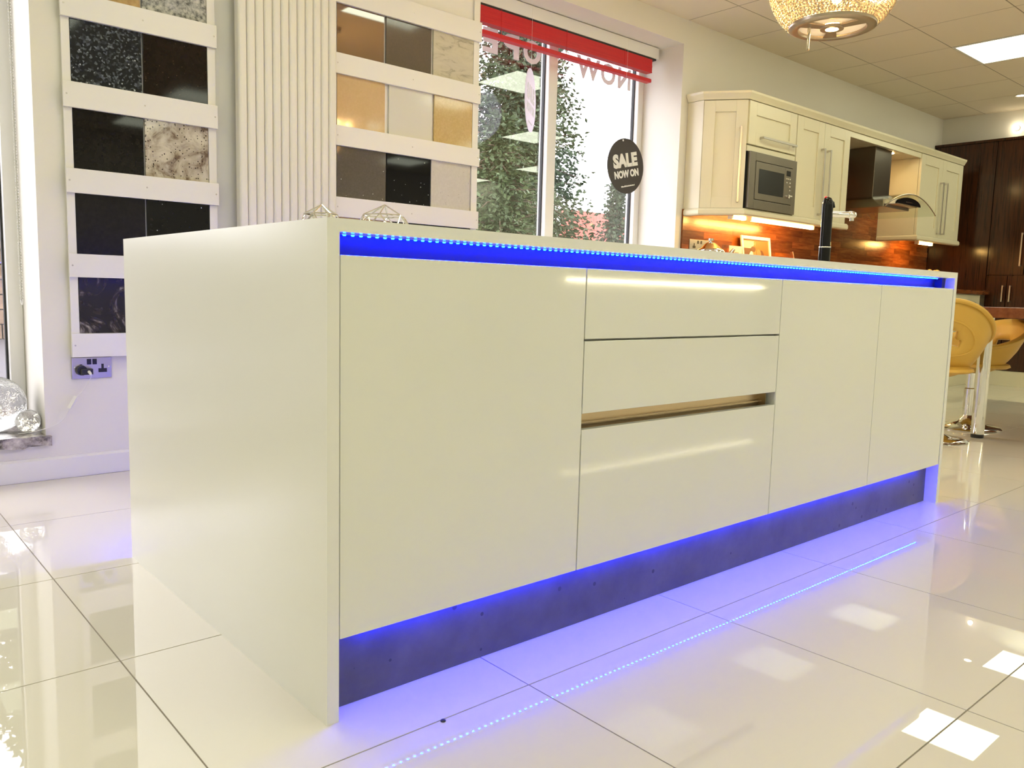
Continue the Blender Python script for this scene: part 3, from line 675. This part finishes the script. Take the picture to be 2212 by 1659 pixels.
def extrude_path(prof, path, capped=True):
    """prof: (out, z) closed polygon; path: xy points; 'out' is to the right of the walking direction"""
    P = [Vector((p[0], p[1], 0)) for p in path]; n = len(prof); vs = []; fs = []
    for i, p in enumerate(P):
        d0 = (P[i]-P[i-1]).normalized() if i else (P[1]-P[0]).normalized()
        d1 = (P[i+1]-P[i]).normalized() if i < len(P)-1 else d0
        n0 = Vector((d0.y,-d0.x,0)); n1 = Vector((d1.y,-d1.x,0)); m = (n0+n1).normalized(); k = 1/max(m.dot(n0), .3)
        vs += [tuple(p+m*k*o+Vector((0,0,z))) for o, z in prof]
    for i in range(len(P)-1): fs += [(i*n+j, (i+1)*n+j, (i+1)*n+(j+1)%n, i*n+(j+1)%n) for j in range(n)]
    fs += [tuple(range(n)), tuple((len(P)-1)*n+j for j in range(n))[::-1]]
    return MB().add(vs, fs)
corn = [(-0.03, 2.1035), (0.004, 2.1035), (0.010, 2.116), (0.024, 2.140), (0.026, 2.154), (-0.03, 2.154)]
path = [(3.985, 2.316), (3.985, 2.185), (4.160, YF), (7.835, YF)]
tag(build('cornice', extrude_path(corn, path), 'cream_door'), 'cream cornice moulding running along the tops of the wall cabinets', 'cornice')
pel = [(-0.04, 1.340), (0.008, 1.340), (0.016, 1.350), (0.016, 1.372), (0.004, 1.3865), (-0.04, 1.3865)]
tag(build('pelmet', extrude_path(pel, [(3.985, 2.304), (3.985, 2.185), (4.160, YF), (5.600, YF)]), 'cream_door'), 'cream light pelmet under the microwave cabinets', 'pelmet')
tag(build('pelmet', extrude_path(pel, [(6.892, 2.304), (6.892, YF), (7.845, YF)]), 'cream_door'), 'cream light pelmet under the cabinet right of the hood', 'pelmet')
t = thing('bridging_shelf', 'cream canopy shelf bridging the gap above the cooker hood', 'shelf', (6.23, 2.15, 2.06))
build('board', BOX(5.574, 6.890, YF+.03, 2.318, 2.064, 2.1015), 'cream_door', t)
build('front_rail', BOX(5.574, 6.890, YF+.006, YF+.029, 2.058, 2.1015), 'cream_door', t, bevel=.002)
build('downlight', MB().tube([(6.52, 2.07, 2.0615), (6.52, 2.07, 2.0635)], 0.032, 20), 'hood_glow', t)
# wood splashback of staves
sb = thing('splashback', 'orange brown wood block splashback behind the worktop', 'splashback', (6.0, 2.31, 0.91))
build('core', MB().box(3.975, 8.04, 2.312, 2.3195, 0.912, 1.386).box(5.574, 6.890, 2.312, 2.3195, 1.386, 2.02), 'block_wood', sb)
rs = random.Random(11); stave = {}
def put_stave(xa, xb, z0, z1):
    k = (round(xb-xa,3), round(z1-z0,3))
    if k not in stave: stave[k] = mesh_of(BOX(-k[0]/2, k[0]/2, -.006, 0, -k[1]/2+.0004, k[1]/2-.0004), 'stave', 'block_wood')
    inst('stave', stave[k], sb, ((xa+xb)/2-6.0, 2.312-2.31, (z0+z1)/2-0.91))
lens = [0.25, 0.35, 0.45, 0.6]
def stave_field(xa, xb, z0, z1, h_):
    z = z0
    while z < z1-1e-4:
        zz = min(z+h_, z1); x = xa-rs.choice((0,.1,.2))
        while x < xb-1e-4:
            l_ = rs.choice(lens); a, b = max(x, xa), min(x+l_, xb)
            if b-a > .02: put_stave(a+.0004, b-.0004, z, zz)
            x += l_
        z = zz
stave_field(3.975, 8.04, 0.912, 1.386, 0.0474)
stave_field(5.576, 6.888, 1.388, 2.02, 0.0702)
# cooker hood
t = thing('cooker_hood', 'stainless steel chimney cooker hood with curved glass canopy', 'cooker hood', (6.25, 2.1, 1.55))
hx = 6.26
build('chimney', BOX(hx-.15, hx+.15, 2.0, 2.305, 1.625, 2.062), 'steel_brushed', t, bevel=.002)
build('body', MB().box(hx-.24, hx+.24, 1.86, 2.305, 1.555, 1.625).prism([(hx-.24,1.86),(hx-.20,1.775),(hx+.20,1.775),(hx+.24,1.86)], 1.575, 1.615), 'steel', t, bevel=.004)
nose = MB(); pr = [(hx+.22*math.cos(PI*k/12), 1.578+.060*math.sin(PI*k/12)) for k in range(13)]
build('control_panel', nose.prism_y(pr[::-1], 1.755, 1.775), 'black_gloss', t)
build('button_row', BOX(hx-.06, hx+.05, 1.752, 1.755, 1.596, 1.603), 'chrome', t)
gl = MB(); K = 24; vs = []; fs = []
for k in range(K+1):
    x = -.48+.96*k/K; z = 1.660-.135*(x/.48)**2
    for (yy, dz) in ((1.735,0),(2.30,0)): vs += [(hx+x, yy, z), (hx+x, yy, z+.007)]
for k in range(K):
    b = k*4; c = b+4
    fs += [(b+1,c+1,c+3,b+3), (b,b+2,c+2,c), (b,c,c+1,b+1), (b+2,b+3,c+3,c+2)]
fs += [(0,1,3,2), (K*4,K*4+2,K*4+3,K*4+1)]
build('glass_canopy', gl.add(vs, fs), 'hood_glass', t, smooth=True)
edge = MB().tube([(hx-.48+.96*k/K, 1.735, 1.6635-.135*((-.48+.96*k/K)/.48)**2) for k in range(K+1)], .0042, 6)
tag(build('glass_edge', edge, 'nickel', t), 'dark polished front edge of the glass')
# under cabinet lights
def strip_light(label, xa, xb, y, z):
    t = thing('strip_light', label, 'strip light', ((xa+xb)/2, y, z), group='warm strip lights under the wall cabinets')
    build('housing', BOX(xa, xb, y-.022, y+.022, z+.019, z+.0455), 'white_pvc', t, bevel=.002)
    build('tube', MB().tube([(xa+.012, y, z), (xb-.012, y, z)], 0.018, 12), 'tube_glow', t, smooth=True)
    for x in (xa, xb-.012): build('end_cap', BOX(x, x+.012, y-.019, y+.019, z-.019, z+.019), 'white_pvc', t)
strip_light('short glowing strip light under the angled cabinet', 4.175, 4.350, 2.06, 1.342)
strip_light('long glowing strip light under the microwave', 4.40, 5.28, 2.06, 1.342)
strip_light('glowing strip light under the cabinet right of the hood', 7.18, 7.50, 2.06, 1.342)

# ================================================================== BASE RUN, DARK TALL UNITS
wt = build('worktop', BOX(3.98, 8.04, 1.69, 2.318, 0.872, 0.911), 'block_wood', None, bevel=.003)
tag(wt, 'wood block worktop along the back wall under the wall cabinets', 'worktop')
xs = [4.0, 4.78, 5.57, 6.17, 6.89, 7.38, 7.89]
labs = ['cream base cabinet beside the window wall, hidden behind the island', 'cream base cabinet below the microwave, behind the island', 'cream base cabinet below the hood gap, behind the island', 'cream base cabinet right of the hood gap, behind the island', 'cream base cabinet behind the island end, left of the corner one', 'cream base cabinet in the corner by the dark wood units, behind the bar chairs']
for k in range(6):
    xa, xb = xs[k], xs[k+1]
    t = thing('base_cabinet', labs[k], 'cabinet', ((xa+xb)/2, 2.0, 0.145), group='cream base cabinets')
    build('body', BOX(xa, xb, 1.745, 2.318, 0.145, 0.8715), 'cream_door', t)
    d1, M1 = shaker(t, 'door', (xa+.001, 1.722), (1,0), xb-xa-.002, 0.150, 0.700)
    bar_handle(d1, M1, (xb-xa)-.05, 0.45, 0.66)
    dr = build('drawer', BOX(xa+.001, xb-.001, 1.722, 1.744, 0.704, 0.866), 'cream_door', t, bevel=.0015)
    build('handle', BOX((xa+xb)/2-.08, (xa+xb)/2+.08, 1.690, 1.722, 0.790, 0.800), 'steel', dr)
tag(build('plinth', BOX(4.0, 8.04, 1.775, 1.79, 0.0005, 0.1445), 'cream_door'), 'cream plinth under the back wall base cabinets', 'plinth')
XF = 8.05
def tall_unit(name, label, ya, yb, fronts, z0=0.147):
    t = thing(name, label, 'cabinet', (XF+.07, (ya+yb)/2, z0), group='dark wood tall units')
    build('body', BOX(XF+.021, 8.198, ya, yb, z0, 2.335), 'dark_wood', t)
    for (a, b, c, d_, hy, hz0, hz1) in fronts:
        f = build('door', BOX(XF, XF+.020, a+.0015, b-.0015, c, d_), 'dark_wood', t, bevel=.001)
        if hy is not None:
            build('handle', MB().box(XF-.030, XF-.022, hy-.006, hy+.006, hz0, hz1).box(XF-.022, XF, hy-.006, hy+.006, hz0, hz0+.012).box(XF-.022, XF, hy-.006, hy+.006, hz1-.012, hz1), 'steel', f)
    return t
tall_unit('tall_panel_unit', 'dark striped wood panel unit standing on the worktop in the corner', 1.742, 2.316, [(1.742, 2.316, 0.914, 2.335, None, 0, 0)], 0.914)
tall_unit('tall_unit', 'dark striped wood tall unit with two steel handles beside the corner', 1.132, 1.738, [(1.42, 1.738, 1.066, 2.335, 1.452, 1.15, 1.46), (1.132, 1.416, 1.066, 2.335, None, 0, 0), (1.555, 1.738, 0.150, 1.060, 1.580, 0.81, 0.965), (1.132, 1.550, 0.150, 1.060, 1.515, 0.81, 0.965)])
tall_unit('tall_unit', 'dark striped wood tall unit further right, outside the picture edge', 0.528, 1.128, [(0.83, 1.128, 1.066, 2.335, 0.86, 1.15, 1.46), (0.528, 0.826, 1.066, 2.335, 0.80, 1.15, 1.46), (0.528, 1.128, 0.150, 1.060, 0.58, 0.81, 0.965)])
tag(build('top_trim', BOX(XF-.012, 8.198, 0.45, 2.316, 2.337, 2.362), 'dark_wood', None, bevel=.002), 'dark wood top trim above the tall units', 'trim')
tag(build('plinth', BOX(XF+.01, 8.15, 0.50, 1.72, 0.0005, 0.1455), 'cream_door'), 'cream plinth under the dark wood tall units', 'plinth')
t = thing('wall_spotlight', 'small glowing spotlight on the wall above the dark wood units', 'spotlight', (8.19, 1.634, 2.468))
build('base', MB(Matrix.Translation((8.199,1.634,2.468)) @ Matrix.Rotation(-PI/2, 4, 'Y')).lathe([(0,0),(0.022,0),(0.022,.012),(0,.012)], n=18), 'nickel', t, smooth=True)
build('bulb', MB().sphere((8.165,1.634,2.468), 0.021, 16, 10), 'spot_glow', t, smooth=True)
t = thing('downlight', 'small recessed downlight in the ceiling near the dark wood units', 'downlight', (7.61, 1.442, ZC))
build('ring', MB().lathe([(0.030,-.004),(0.042,-.004),(0.044,0.0)], (7.61,1.442,ZC), 24), 'nickel', t, smooth=True)
build('lamp', MB().lathe([(0,-.002),(0.030,-.002)], (7.61,1.442,ZC), 24), 'spot_glow', t)

# items on the back worktop
ZW = 0.911
socket('chrome double socket on the wood splashback behind the kettle', 4.055, 4.285, 1.102, 1.186, 2.306)
t = thing('kettle', 'small shiny chrome kettle on the back worktop near the window', 'kettle', (4.065, 2.13, ZW))
kc = (4.065, 2.13, ZW)
build('body', MB().lathe([(0,0),(0.088,0),(0.095,.01),(0.095,.10),(0.098,.185),(0.090,.197),(0.074,.204),(0.040,.236),(0.026,.246),(0,.246)], kc, 32), 'chrome', t, smooth=True)
build('knob', MB().lathe([(0.008,.244),(0.008,.252),(0.020,.258),(0.020,.272),(0,.276)], kc, 16), 'chrome', t, smooth=True)
build('spout', MB().tube([(4.12,2.08,ZW+.13),(4.165,2.04,ZW+.17),(4.185,2.02,ZW+.205)], [.022,.015,.011], 12), 'chrome', t, smooth=True)
build('handle', MB().tube(bez([(4.0,2.19,ZW+.19),(3.94,2.245,ZW+.20),(3.95,2.24,ZW+.05),(4.0,2.19,ZW+.06)],12), .007, 8), 'black_plastic', t, smooth=True)
t = thing('leaflet_holder', 'clear acrylic holder with a white leaflet on the back worktop', 'leaflet holder', (4.44, 2.20, ZW))
build('shell', MB().box(4.332, 4.552, 2.220, 2.223, ZW, ZW+.250).box(4.332, 4.552, 2.18, 2.183, ZW, ZW+.10).box(4.332, 4.335, 2.183, 2.220, ZW, ZW+.245).box(4.549, 4.552, 2.183, 2.220, ZW, ZW+.245), 'acrylic', t)
lf = tag(build('leaflet', BOX(4.385, 4.545, 2.195, 2.200, ZW+.002, ZW+.246), 'print_white', None), 'white leaflet with red logo standing in the acrylic holder', 'leaflet')
build('logo', BOX(4.403, 4.443, 2.1940, 2.1950, ZW+.186, ZW+.212), 'print_red', lf)
mb = MB(); x = 4.455
while x < 4.505: mb.box(x, x+.004, 2.1940, 2.1950, ZW+.194, ZW+.203); x += .0056
build('print_line', mb, 'print_grey', lf)
t = thing('picture_frame', 'white framed photo of two women in white, leaning on the splashback', 'picture frame', (4.83, 2.225, ZW))
t.rotation_euler = (math.radians(-8), 0, 0)
fw, fh = 0.392, 0.342
build('frame', MB().box(-fw/2,-fw/2+.022,-.008,.008,0,fh).box(fw/2-.022,fw/2,-.008,.008,0,fh).box(-fw/2+.022,fw/2-.022,-.008,.008,0,.022).box(-fw/2+.022,fw/2-.022,-.008,.008,fh-.026,fh), 'white_paint', t, local=True, bevel=.003)
def ell(cx_, cz, rx_, rz, n=24, rot=0): return [(cx_+rx_*math.cos(a)*math.cos(rot)-rz*math.sin(a)*math.sin(rot), cz+rx_*math.cos(a)*math.sin(rot)+rz*math.sin(a)*math.cos(rot)) for a in [2*PI*i/n for i in range(n)]]
pt = build('print', BOX(-fw/2+.02, fw/2-.02, .002, .006, .02, fh-.024), 'print_orange', t, local=True)
def pr_(poly, lay, mat): build('printed_shape', MB().prism_y(poly, .0018-.0003*lay, .0022), mat, pt, local=True)
pr_([(-.172,.022),(-.115,.022),(-.12,.16),(-.06,.20),(-.07,.27),(-.172,.305)], 1, 'print_brown')
pr_([(-.172,.25),(-.05,.25),(-.02,.285),(-.02,.305),(-.172,.305)], 2, 'print_grey')
pr_(ell(-.055,.125,.060,.105), 3, 'print_white'); pr_(ell(.060,.105,.088,.088), 3, 'print_white')
pr_([(-.13,.022),(.15,.022),(.135,.09),(-.12,.09)], 3, 'print_white')
pr_(ell(-.022,.222,.024,.030), 4, 'print_skin'); pr_(ell(-.038,.244,.032,.022), 5, 'print_brown')
pr_(ell(.036,.214,.028,.032,rot=.5), 5, 'print_skin'); pr_(ell(.070,.205,.034,.036,rot=.5), 4, 'print_brown')
pr_([(-.010,.262),(-.030,.300),(.006,.300)], 4, 'print_skin'); pr_(ell(-.148,.13,.012,.02), 4, 'print_red')
t = thing('pink_card', 'small pink card tilted on the back worktop behind the black tap', 'card', (5.36, 2.20, ZW), math.radians(40))
build('sheet', MB(Matrix.Rotation(math.radians(-14),4,'X')).box(-.055,.055,-.0015,.0015,0,.255), 'pink_card', t, local=True)
build('printed_panel', MB(Matrix.Rotation(math.radians(-14),4,'X')).prism_y(ell(0,.19,.030,.04), -.0022, -.0015), 'print_white', t, local=True)
t = thing('flower_vase', 'small vase of yellow flowers on the back worktop in the corner', 'flowers', (7.26, 1.98, ZW))
vc = (7.26, 1.98, ZW)
build('vase', MB().lathe([(0,0),(0.035,0),(0.048,.03),(0.045,.07),(0.030,.10),(0.036,.115),(0.030,.112),(0.0,.09)], vc, 24), 'white_paint', t, smooth=True)
rf = random.Random(4)
for k in range(9):
    a = 2*PI*k/9+.2; q = 0.085 if k % 3 else 0.03; c = (vc[0]+q*math.cos(a), vc[1]+q*math.sin(a), ZW+.150+rf.uniform(-.012,.02))
    fo = build('flower', MB().sphere(c, .020, 10, 6, .7), 'flower_yellow', t)
    m = MB()
    for j in range(6):
        b = 2*PI*j/6; e = (c[0]+.032*math.cos(b), c[1]+.032*math.sin(b), c[2]+.006)
        m.add([(c[0],c[1],c[2]-.014),(c[0]+.026*math.cos(b-.5),c[1]+.026*math.sin(b-.5),c[2]),e,(c[0]+.026*math.cos(b+.5),c[1]+.026*math.sin(b+.5),c[2])],[(0,1,2,3)])
    build('petals', m, 'flower_yellow', fo)
    build('stem', MB().tube([(vc[0],vc[1],ZW+.05),(c[0],c[1],c[2]-.01)], .0025, 5), 'leaf_green', t)

# ================================================================== TABLE AND CHAIRS
t = thing('dining_table', 'dark red wood table on round chrome legs at the right edge', 'table', (5.2, 0.0, 0))
build('top', BOX(4.38, 5.95, -0.52, 0.57, 0.708, 0.768), 'table_wood', t, bevel=.003)
for (x, y) in ((4.512,.50),(4.512,-.45),(5.88,.50),(5.88,-.45)):
    lg = build('leg', MB().lathe([(0,.022),(.036,.022),(.036,.7075),(0,.7075)], (x,y,0), 28), 'chrome', t, smooth=True)
    build('foot', MB().lathe([(0,0),(.033,0),(.035,.004),(.035,.0215),(0,.0215)], (x,y,0), 24), 'black_plastic', lg, smooth=True)
def tub_chair(label, loc, rotz, zr_back, lift=0.0):
    """local: +x is the back of the chair"""
    t = thing('tub_chair', label, 'chair', loc, rotz, 'yellow leather swivel chairs')
    build('base', MB().lathe([(0,0),(.195,0),(.197,.006),(.185,.014),(.12,.022),(.06,.045),(.040,.075),(.034,.085),(0,.085)], (0,0,0), 44), 'chrome', t, smooth=True, local=True)
    zb = 0.362+lift
    build('column', MB().lathe([(.031,.08),(.031,zb-.10),(.024,zb-.095),(.024,zb+.01)], (0,0,0), 24), 'chrome', t, smooth=True, local=True)
    zr_f = zb+0.16
    NT, NA = 14, 48; R = .248
    def P(th, s_):
        back = ((1+math.cos(th))/2)**1.7
        zr = zr_f+(zr_back-zr_f)*back
        r = R*(s_**.62)*(1+.05*back*s_)
        z = zb+(zr-zb)*(s_**1.9)
        return Vector((r*math.cos(th)*1.0+.05*s_, r*math.sin(th)*1.02, z))
    mb = MB(); idx = {}
    vs = []; fs = []
    for i in range(NA):
        for k in range(NT+1): idx[i,k] = len(vs); vs.append(tuple(P(2*PI*i/NA, max(k/NT, .02))))
    for i in range(NA):
        th = ((2*PI*(i+.5)/NA+PI) % (2*PI))-PI
        for k in range(NT):
            s_ = (k+.5)/NT
            if (th/.42)**2+((s_-.70)/.075)**2 < 1: continue          # hand hole low in the back
            fs.append((idx[i,k], idx[(i+1)%NA,k], idx[(i+1)%NA,k+1], idx[i,k+1]))
    fs.append(tuple(idx[i,0] for i in range(NA))[::-1])
    sh = build('shell', mb.add(vs, fs), 'yellow_leather', t, smooth=True, local=True)
    so = sh.modifiers.new('solid', 'SOLIDIFY'); so.thickness = .026; so.offset = -1
    build('rim_piping', MB().tube([P(2*PI*i/NA, 1.0) for i in range(NA)], .013, 8, closed=True), 'yellow_leather', t, smooth=True, local=True)
    ring = []
    for i in range(30):
        a = 2*PI*i/30; ring.append(P(.80*math.cos(a), .70+.165*math.sin(a)))
    build('back_seam', MB().tube(ring, .006, 6, closed=True), 'yellow_leather', t, smooth=True, local=True)
    sc_ = [(0,zb+.085)]+[(r_, zb+.085-.02*(r_/.2)**2) for r_ in (.05,.1,.15)]+[(.185,zb+.06),(.19,zb+.045),(.17,zb+.035)]
    build('seat_cushion', MB().lathe(sc_, (.03,0,0), 36), 'yellow_leather', t, smooth=True, local=True)
tub_chair('yellow leather swivel tub chair beside the island end, back to the viewer', (4.19, 0.64, 0), math.atan2(-.50, -.87), 0.80)
tub_chair('yellow leather swivel tub chair tucked under the dark red table', (4.85, 0.68, 0), math.atan2(-.42, .90), 0.682, -.01)

# ================================================================== CRYSTAL PENDANT
pc = Vector((2.31, 0.385, 0)); zb = 1.800
t = thing('crystal_pendant', 'crystal bead pendant lamp with round metal base, glowing warm', 'pendant lamp', (pc.x, pc.y, zb))
def dome(u): return (0.150+0.092*math.sin(u*PI/2)**.75, 0.008+0.19*u**1.1) if u <= 1 else (0.245*math.cos((u-1)*PI/2)**.6 if u < 1.95 else .05, .198+.16*math.sin((u-1)*PI/2))
mb = MB(); rk = random.Random(5)
for k in range(40):
    u = k/40*1.85; r_, z_ = dome(u); nb = max(10, int(2*PI*r_/0.0135))
    for j in range(nb):
        a = 2*PI*(j+.5*(k % 2))/nb+rk.uniform(-.01,.01)
        mb.octa((pc.x+r_*math.cos(a), pc.y+r_*math.sin(a), zb+z_), .0060*rk.uniform(.8,1.15), .0056)
tag(build('crystal_beads', mb, 'crystal', t), kind='stuff')
mb = MB()
for k in range(24):
    a = 2*PI*k/24
    mb.tube([(pc.x+(dome(u)[0]-.007)*math.cos(a), pc.y+(dome(u)[0]-.007)*math.sin(a), zb+dome(u)[1]) for u in [q*1.85/14 for q in range(15)]], .0014, 4)
build('wire_cage', mb, 'nickel', t)
rg = build('base_ring', MB().lathe([(.120,.004),(.122,-.002),(.138,-.004),(.146,-.002),(.156,.002),(.158,.012),(.150,.016),(.120,.010),(.120,.004)], (pc.x,pc.y,zb), 56), 'nickel', t, smooth=True)
for k in range(3):
    a = 2*PI*k/3+.55; d_ = Vector((math.cos(a), math.sin(a), 0)); s_ = Vector((-d_.y, d_.x, 0)); o_ = Vector((pc.x, pc.y, zb))
    q = [o_+d_*.030-s_*.016, o_+d_*.124-s_*.026, o_+d_*.124+s_*.026, o_+d_*.030+s_*.016]
    m = MB().add([tuple(v) for v in q]+[tuple(v+Vector((0,0,.005))) for v in q], [(3,2,1,0),(4,5,6,7),(0,1,5,4),(1,2,6,5),(2,3,7,6),(3,0,4,7)])
    build('spoke', m, 'nickel', t)
build('hub', MB().lathe([(.024,-.004),(.042,-.004),(.044,.006),(.024,.006),(.024,-.004)], (pc.x,pc.y,zb), 28), 'nickel', t, smooth=True)
build('frosted_plate', MB().lathe([(.040,.009),(.126,.009),(.126,.012),(.040,.012),(.040,.009)], (pc.x,pc.y,zb), 48), 'frosted', t)
build('bulb', MB().sphere((pc.x,pc.y,zb+.012), .026, 18, 10, .7), 'bulb_glow', t, smooth=True)
for k in range(4):
    a = PI/2*k+.4; build('bulb', MB().sphere((pc.x+.10*math.cos(a), pc.y+.10*math.sin(a), zb+.15), .020, 12, 8, 1.6), 'bulb_glow', t, smooth=True)
rd = Vector((-.80, .60, 0)).normalized()
q = pc+rd*.088+Vector((0,0,zb))
build('glass_rod', MB().tube([q+Vector((0,0,.004)), q-Vector((0,0,.076)), q-Vector((0,0,.082))], [.006,.005,.007], 10), 'crystal', t, smooth=True)
build('stem', MB().tube([(pc.x,pc.y,zb+.33),(pc.x,pc.y,ZC-.03)], .006, 10), 'nickel', t, smooth=True)
build('ceiling_rose', MB().lathe([(0,-.03),(.05,-.03),(.06,0)], (pc.x,pc.y,ZC), 28), 'nickel', t, smooth=True)

# ================================================================== DISPLAY COUNTER BEHIND THE CAMERA (seen mirrored in the gloss doors)
t = thing('display_counter', 'low white display counter with a warm light strip, seen only mirrored in the island', 'counter', (6.3, -4.4, 0))
build('body', BOX(4.5, 7.9, -4.75, -4.06, 0.0, 0.87), 'carcass', t); build('top', BOX(4.45, 7.95, -4.8, -4.02, 0.935, 0.965), 'solid_surface', t)
build('light_strip', BOX(4.6, 7.8, -4.05, -4.04, 0.905, 0.913), 'strip_warm', t); build('upstand', BOX(4.5, 7.9, -4.70, -4.10, 0.87, 0.935), 'carcass', t)

# ================================================================== OUTDOORS
struct('pavement', BOX(-14, 24, YO, 26, -0.14, -0.06), 'asphalt')
tag(build('kerb', BOX(-14, 24, 5.2, 5.35, -0.06, 0.05), 'kerb_stone'), 'pale kerb between pavement and road outside the shop window', 'kerb')
sw = thing('street_wall', 'brown stone wall across the road, seen through the shop window', 'wall', (1.5, 12.0, -0.06))
build('mortar', BOX(-8, 8.2, 12.05, 12.35, -0.06, 1.60), 'kerb_stone', sw)
stc = {}
rw = random.Random(9)
z = -0.06
while z < 1.6:
    x = -1.5+rw.uniform(-.3,0)
    while x < 5.0:
        l_ = rw.choice((.35,.45,.55)); k = l_
        if k not in stc: stc[k] = mesh_of(BOX(-l_/2+.01, l_/2-.01, -.06, 0, .008, .20), 'stone', 'street_stone')
        inst('stone', stc[k], sw, (x+l_/2-1.5, 12.05-12.0+rw.uniform(-.01,.01), z+.06)); x += l_
    z += .208
def conifer(name, label, loc, h, r, mat, nb, seed, low=0.1, spray=.16, bare=0.0):
    rr = random.Random(seed)
    t = thing(name, label, 'tree', loc, 0, 'trees outside the windows')
    build('trunk', MB().tube([(0,0,0),(0.05,0.02,h*.5),(0,0,h*.97)], [.04*h*.45,.03*h*.4,.01], 8), 'bark', t, local=True, smooth=True)
    vs = []; fs = []; br = MB()
    for k in range(nb):
        f_ = rr.random()**.8; z = h*(low+(1-low)*f_); L_ = r*((1-f_)**.75+.05)*rr.uniform(.6,1.1); a = rr.uniform(0,2*PI)
        d = Vector((math.cos(a), math.sin(a), 0)); tip = rr.uniform(-.35,.10)
        if k % 6 == 0: br.tube([(0,0,z),tuple(d*L_*.6+Vector((0,0,z+tip*L_*.3))),tuple(d*L_+Vector((0,0,z+tip*L_)))], [.018,.010,.004], 4, cap=False)
        ns = max(3, int(L_/.10))
        for q in range(ns):
            if rr.random() < bare: continue
            u = (q+rr.random())/ns; c = d*L_*u+Vector((0,0,z+tip*L_*u*u))+Vector((rr.gauss(0,.07),rr.gauss(0,.07),rr.gauss(0,.06)))
            e = Vector((rr.gauss(0,1),rr.gauss(0,1),rr.gauss(-.35,.6)))+d*1.0; e.normalize()
            s_ = e.cross(Vector((rr.gauss(0,1),rr.gauss(0,1),rr.gauss(0,1)))); s_.normalize(); ln = spray*rr.uniform(.6,1.3); wd = ln*.26
            b = len(vs); vs += [tuple(c), tuple(c+e*ln*.5+s_*wd), tuple(c+e*ln), tuple(c+e*ln*.5-s_*wd), tuple(c+e*ln*.45+e.cross(s_)*wd*.9)]
            fs += [(b,b+1,b+2),(b,b+2,b+3),(b,b+4,b+2)]
    if br.v: build('branches', br, 'bark', t, local=True)
    tag(build('foliage', MB().add(vs, fs), mat, t, local=True), kind='stuff')
conifer('conifer_tree', 'tall green conifer filling the middle of the window view', (11.8, 13.0, -0.06), 9.6, 2.05, 'conifer_blue', 3800, 1, .02, .13)
conifer('conifer_tree', 'bushy green conifer low in the left window pane', (8.16, 9.3, -0.06), 3.7, 1.36, 'conifer_green', 2600, 2, .02, .10)
conifer('conifer_tree', 'brownish thin conifer high in the left window pane', (12.7, 17.4, -0.06), 9.5, 2.1, 'conifer_brown', 1500, 3, .25, .17)
conifer('conifer_tree', 'small round topped conifer right of the red fence', (11.75, 9.9, -0.06), 3.03, 0.72, 'conifer_blue', 1500, 4, .02, .09)
fe = thing('garden_fence', 'red brown board fence between the trees outside the window', 'fence', (18.0, 16.0, -0.06))
bme = mesh_of(BOX(-.072,.072,-.012,.012,0,3.30), 'board', 'red_fence')
for k in range(24): inst('board', bme, fe, (-1.8+.15*k, 0, 0.0))
build('rail', BOX(16.1, 19.8, 16.015, 16.06, .4, .5), 'red_fence', fe); build('rail', BOX(16.1, 19.8, 16.015, 16.06, 2.4, 2.5), 'red_fence', fe)
conifer('street_tree', 'leafy green tree above the stone wall, seen through the shop window', (1.9, 13.6, -0.06), 7.5, 2.6, 'conifer_green', 600, 6, .2, .2)
conifer('street_tree', 'thin bare branched tree across the road, mirrored in the polished floor', (-3.6, 13.4, -0.06), 8.5, 2.8, 'conifer_brown', 330, 8, .2, .14, .55)
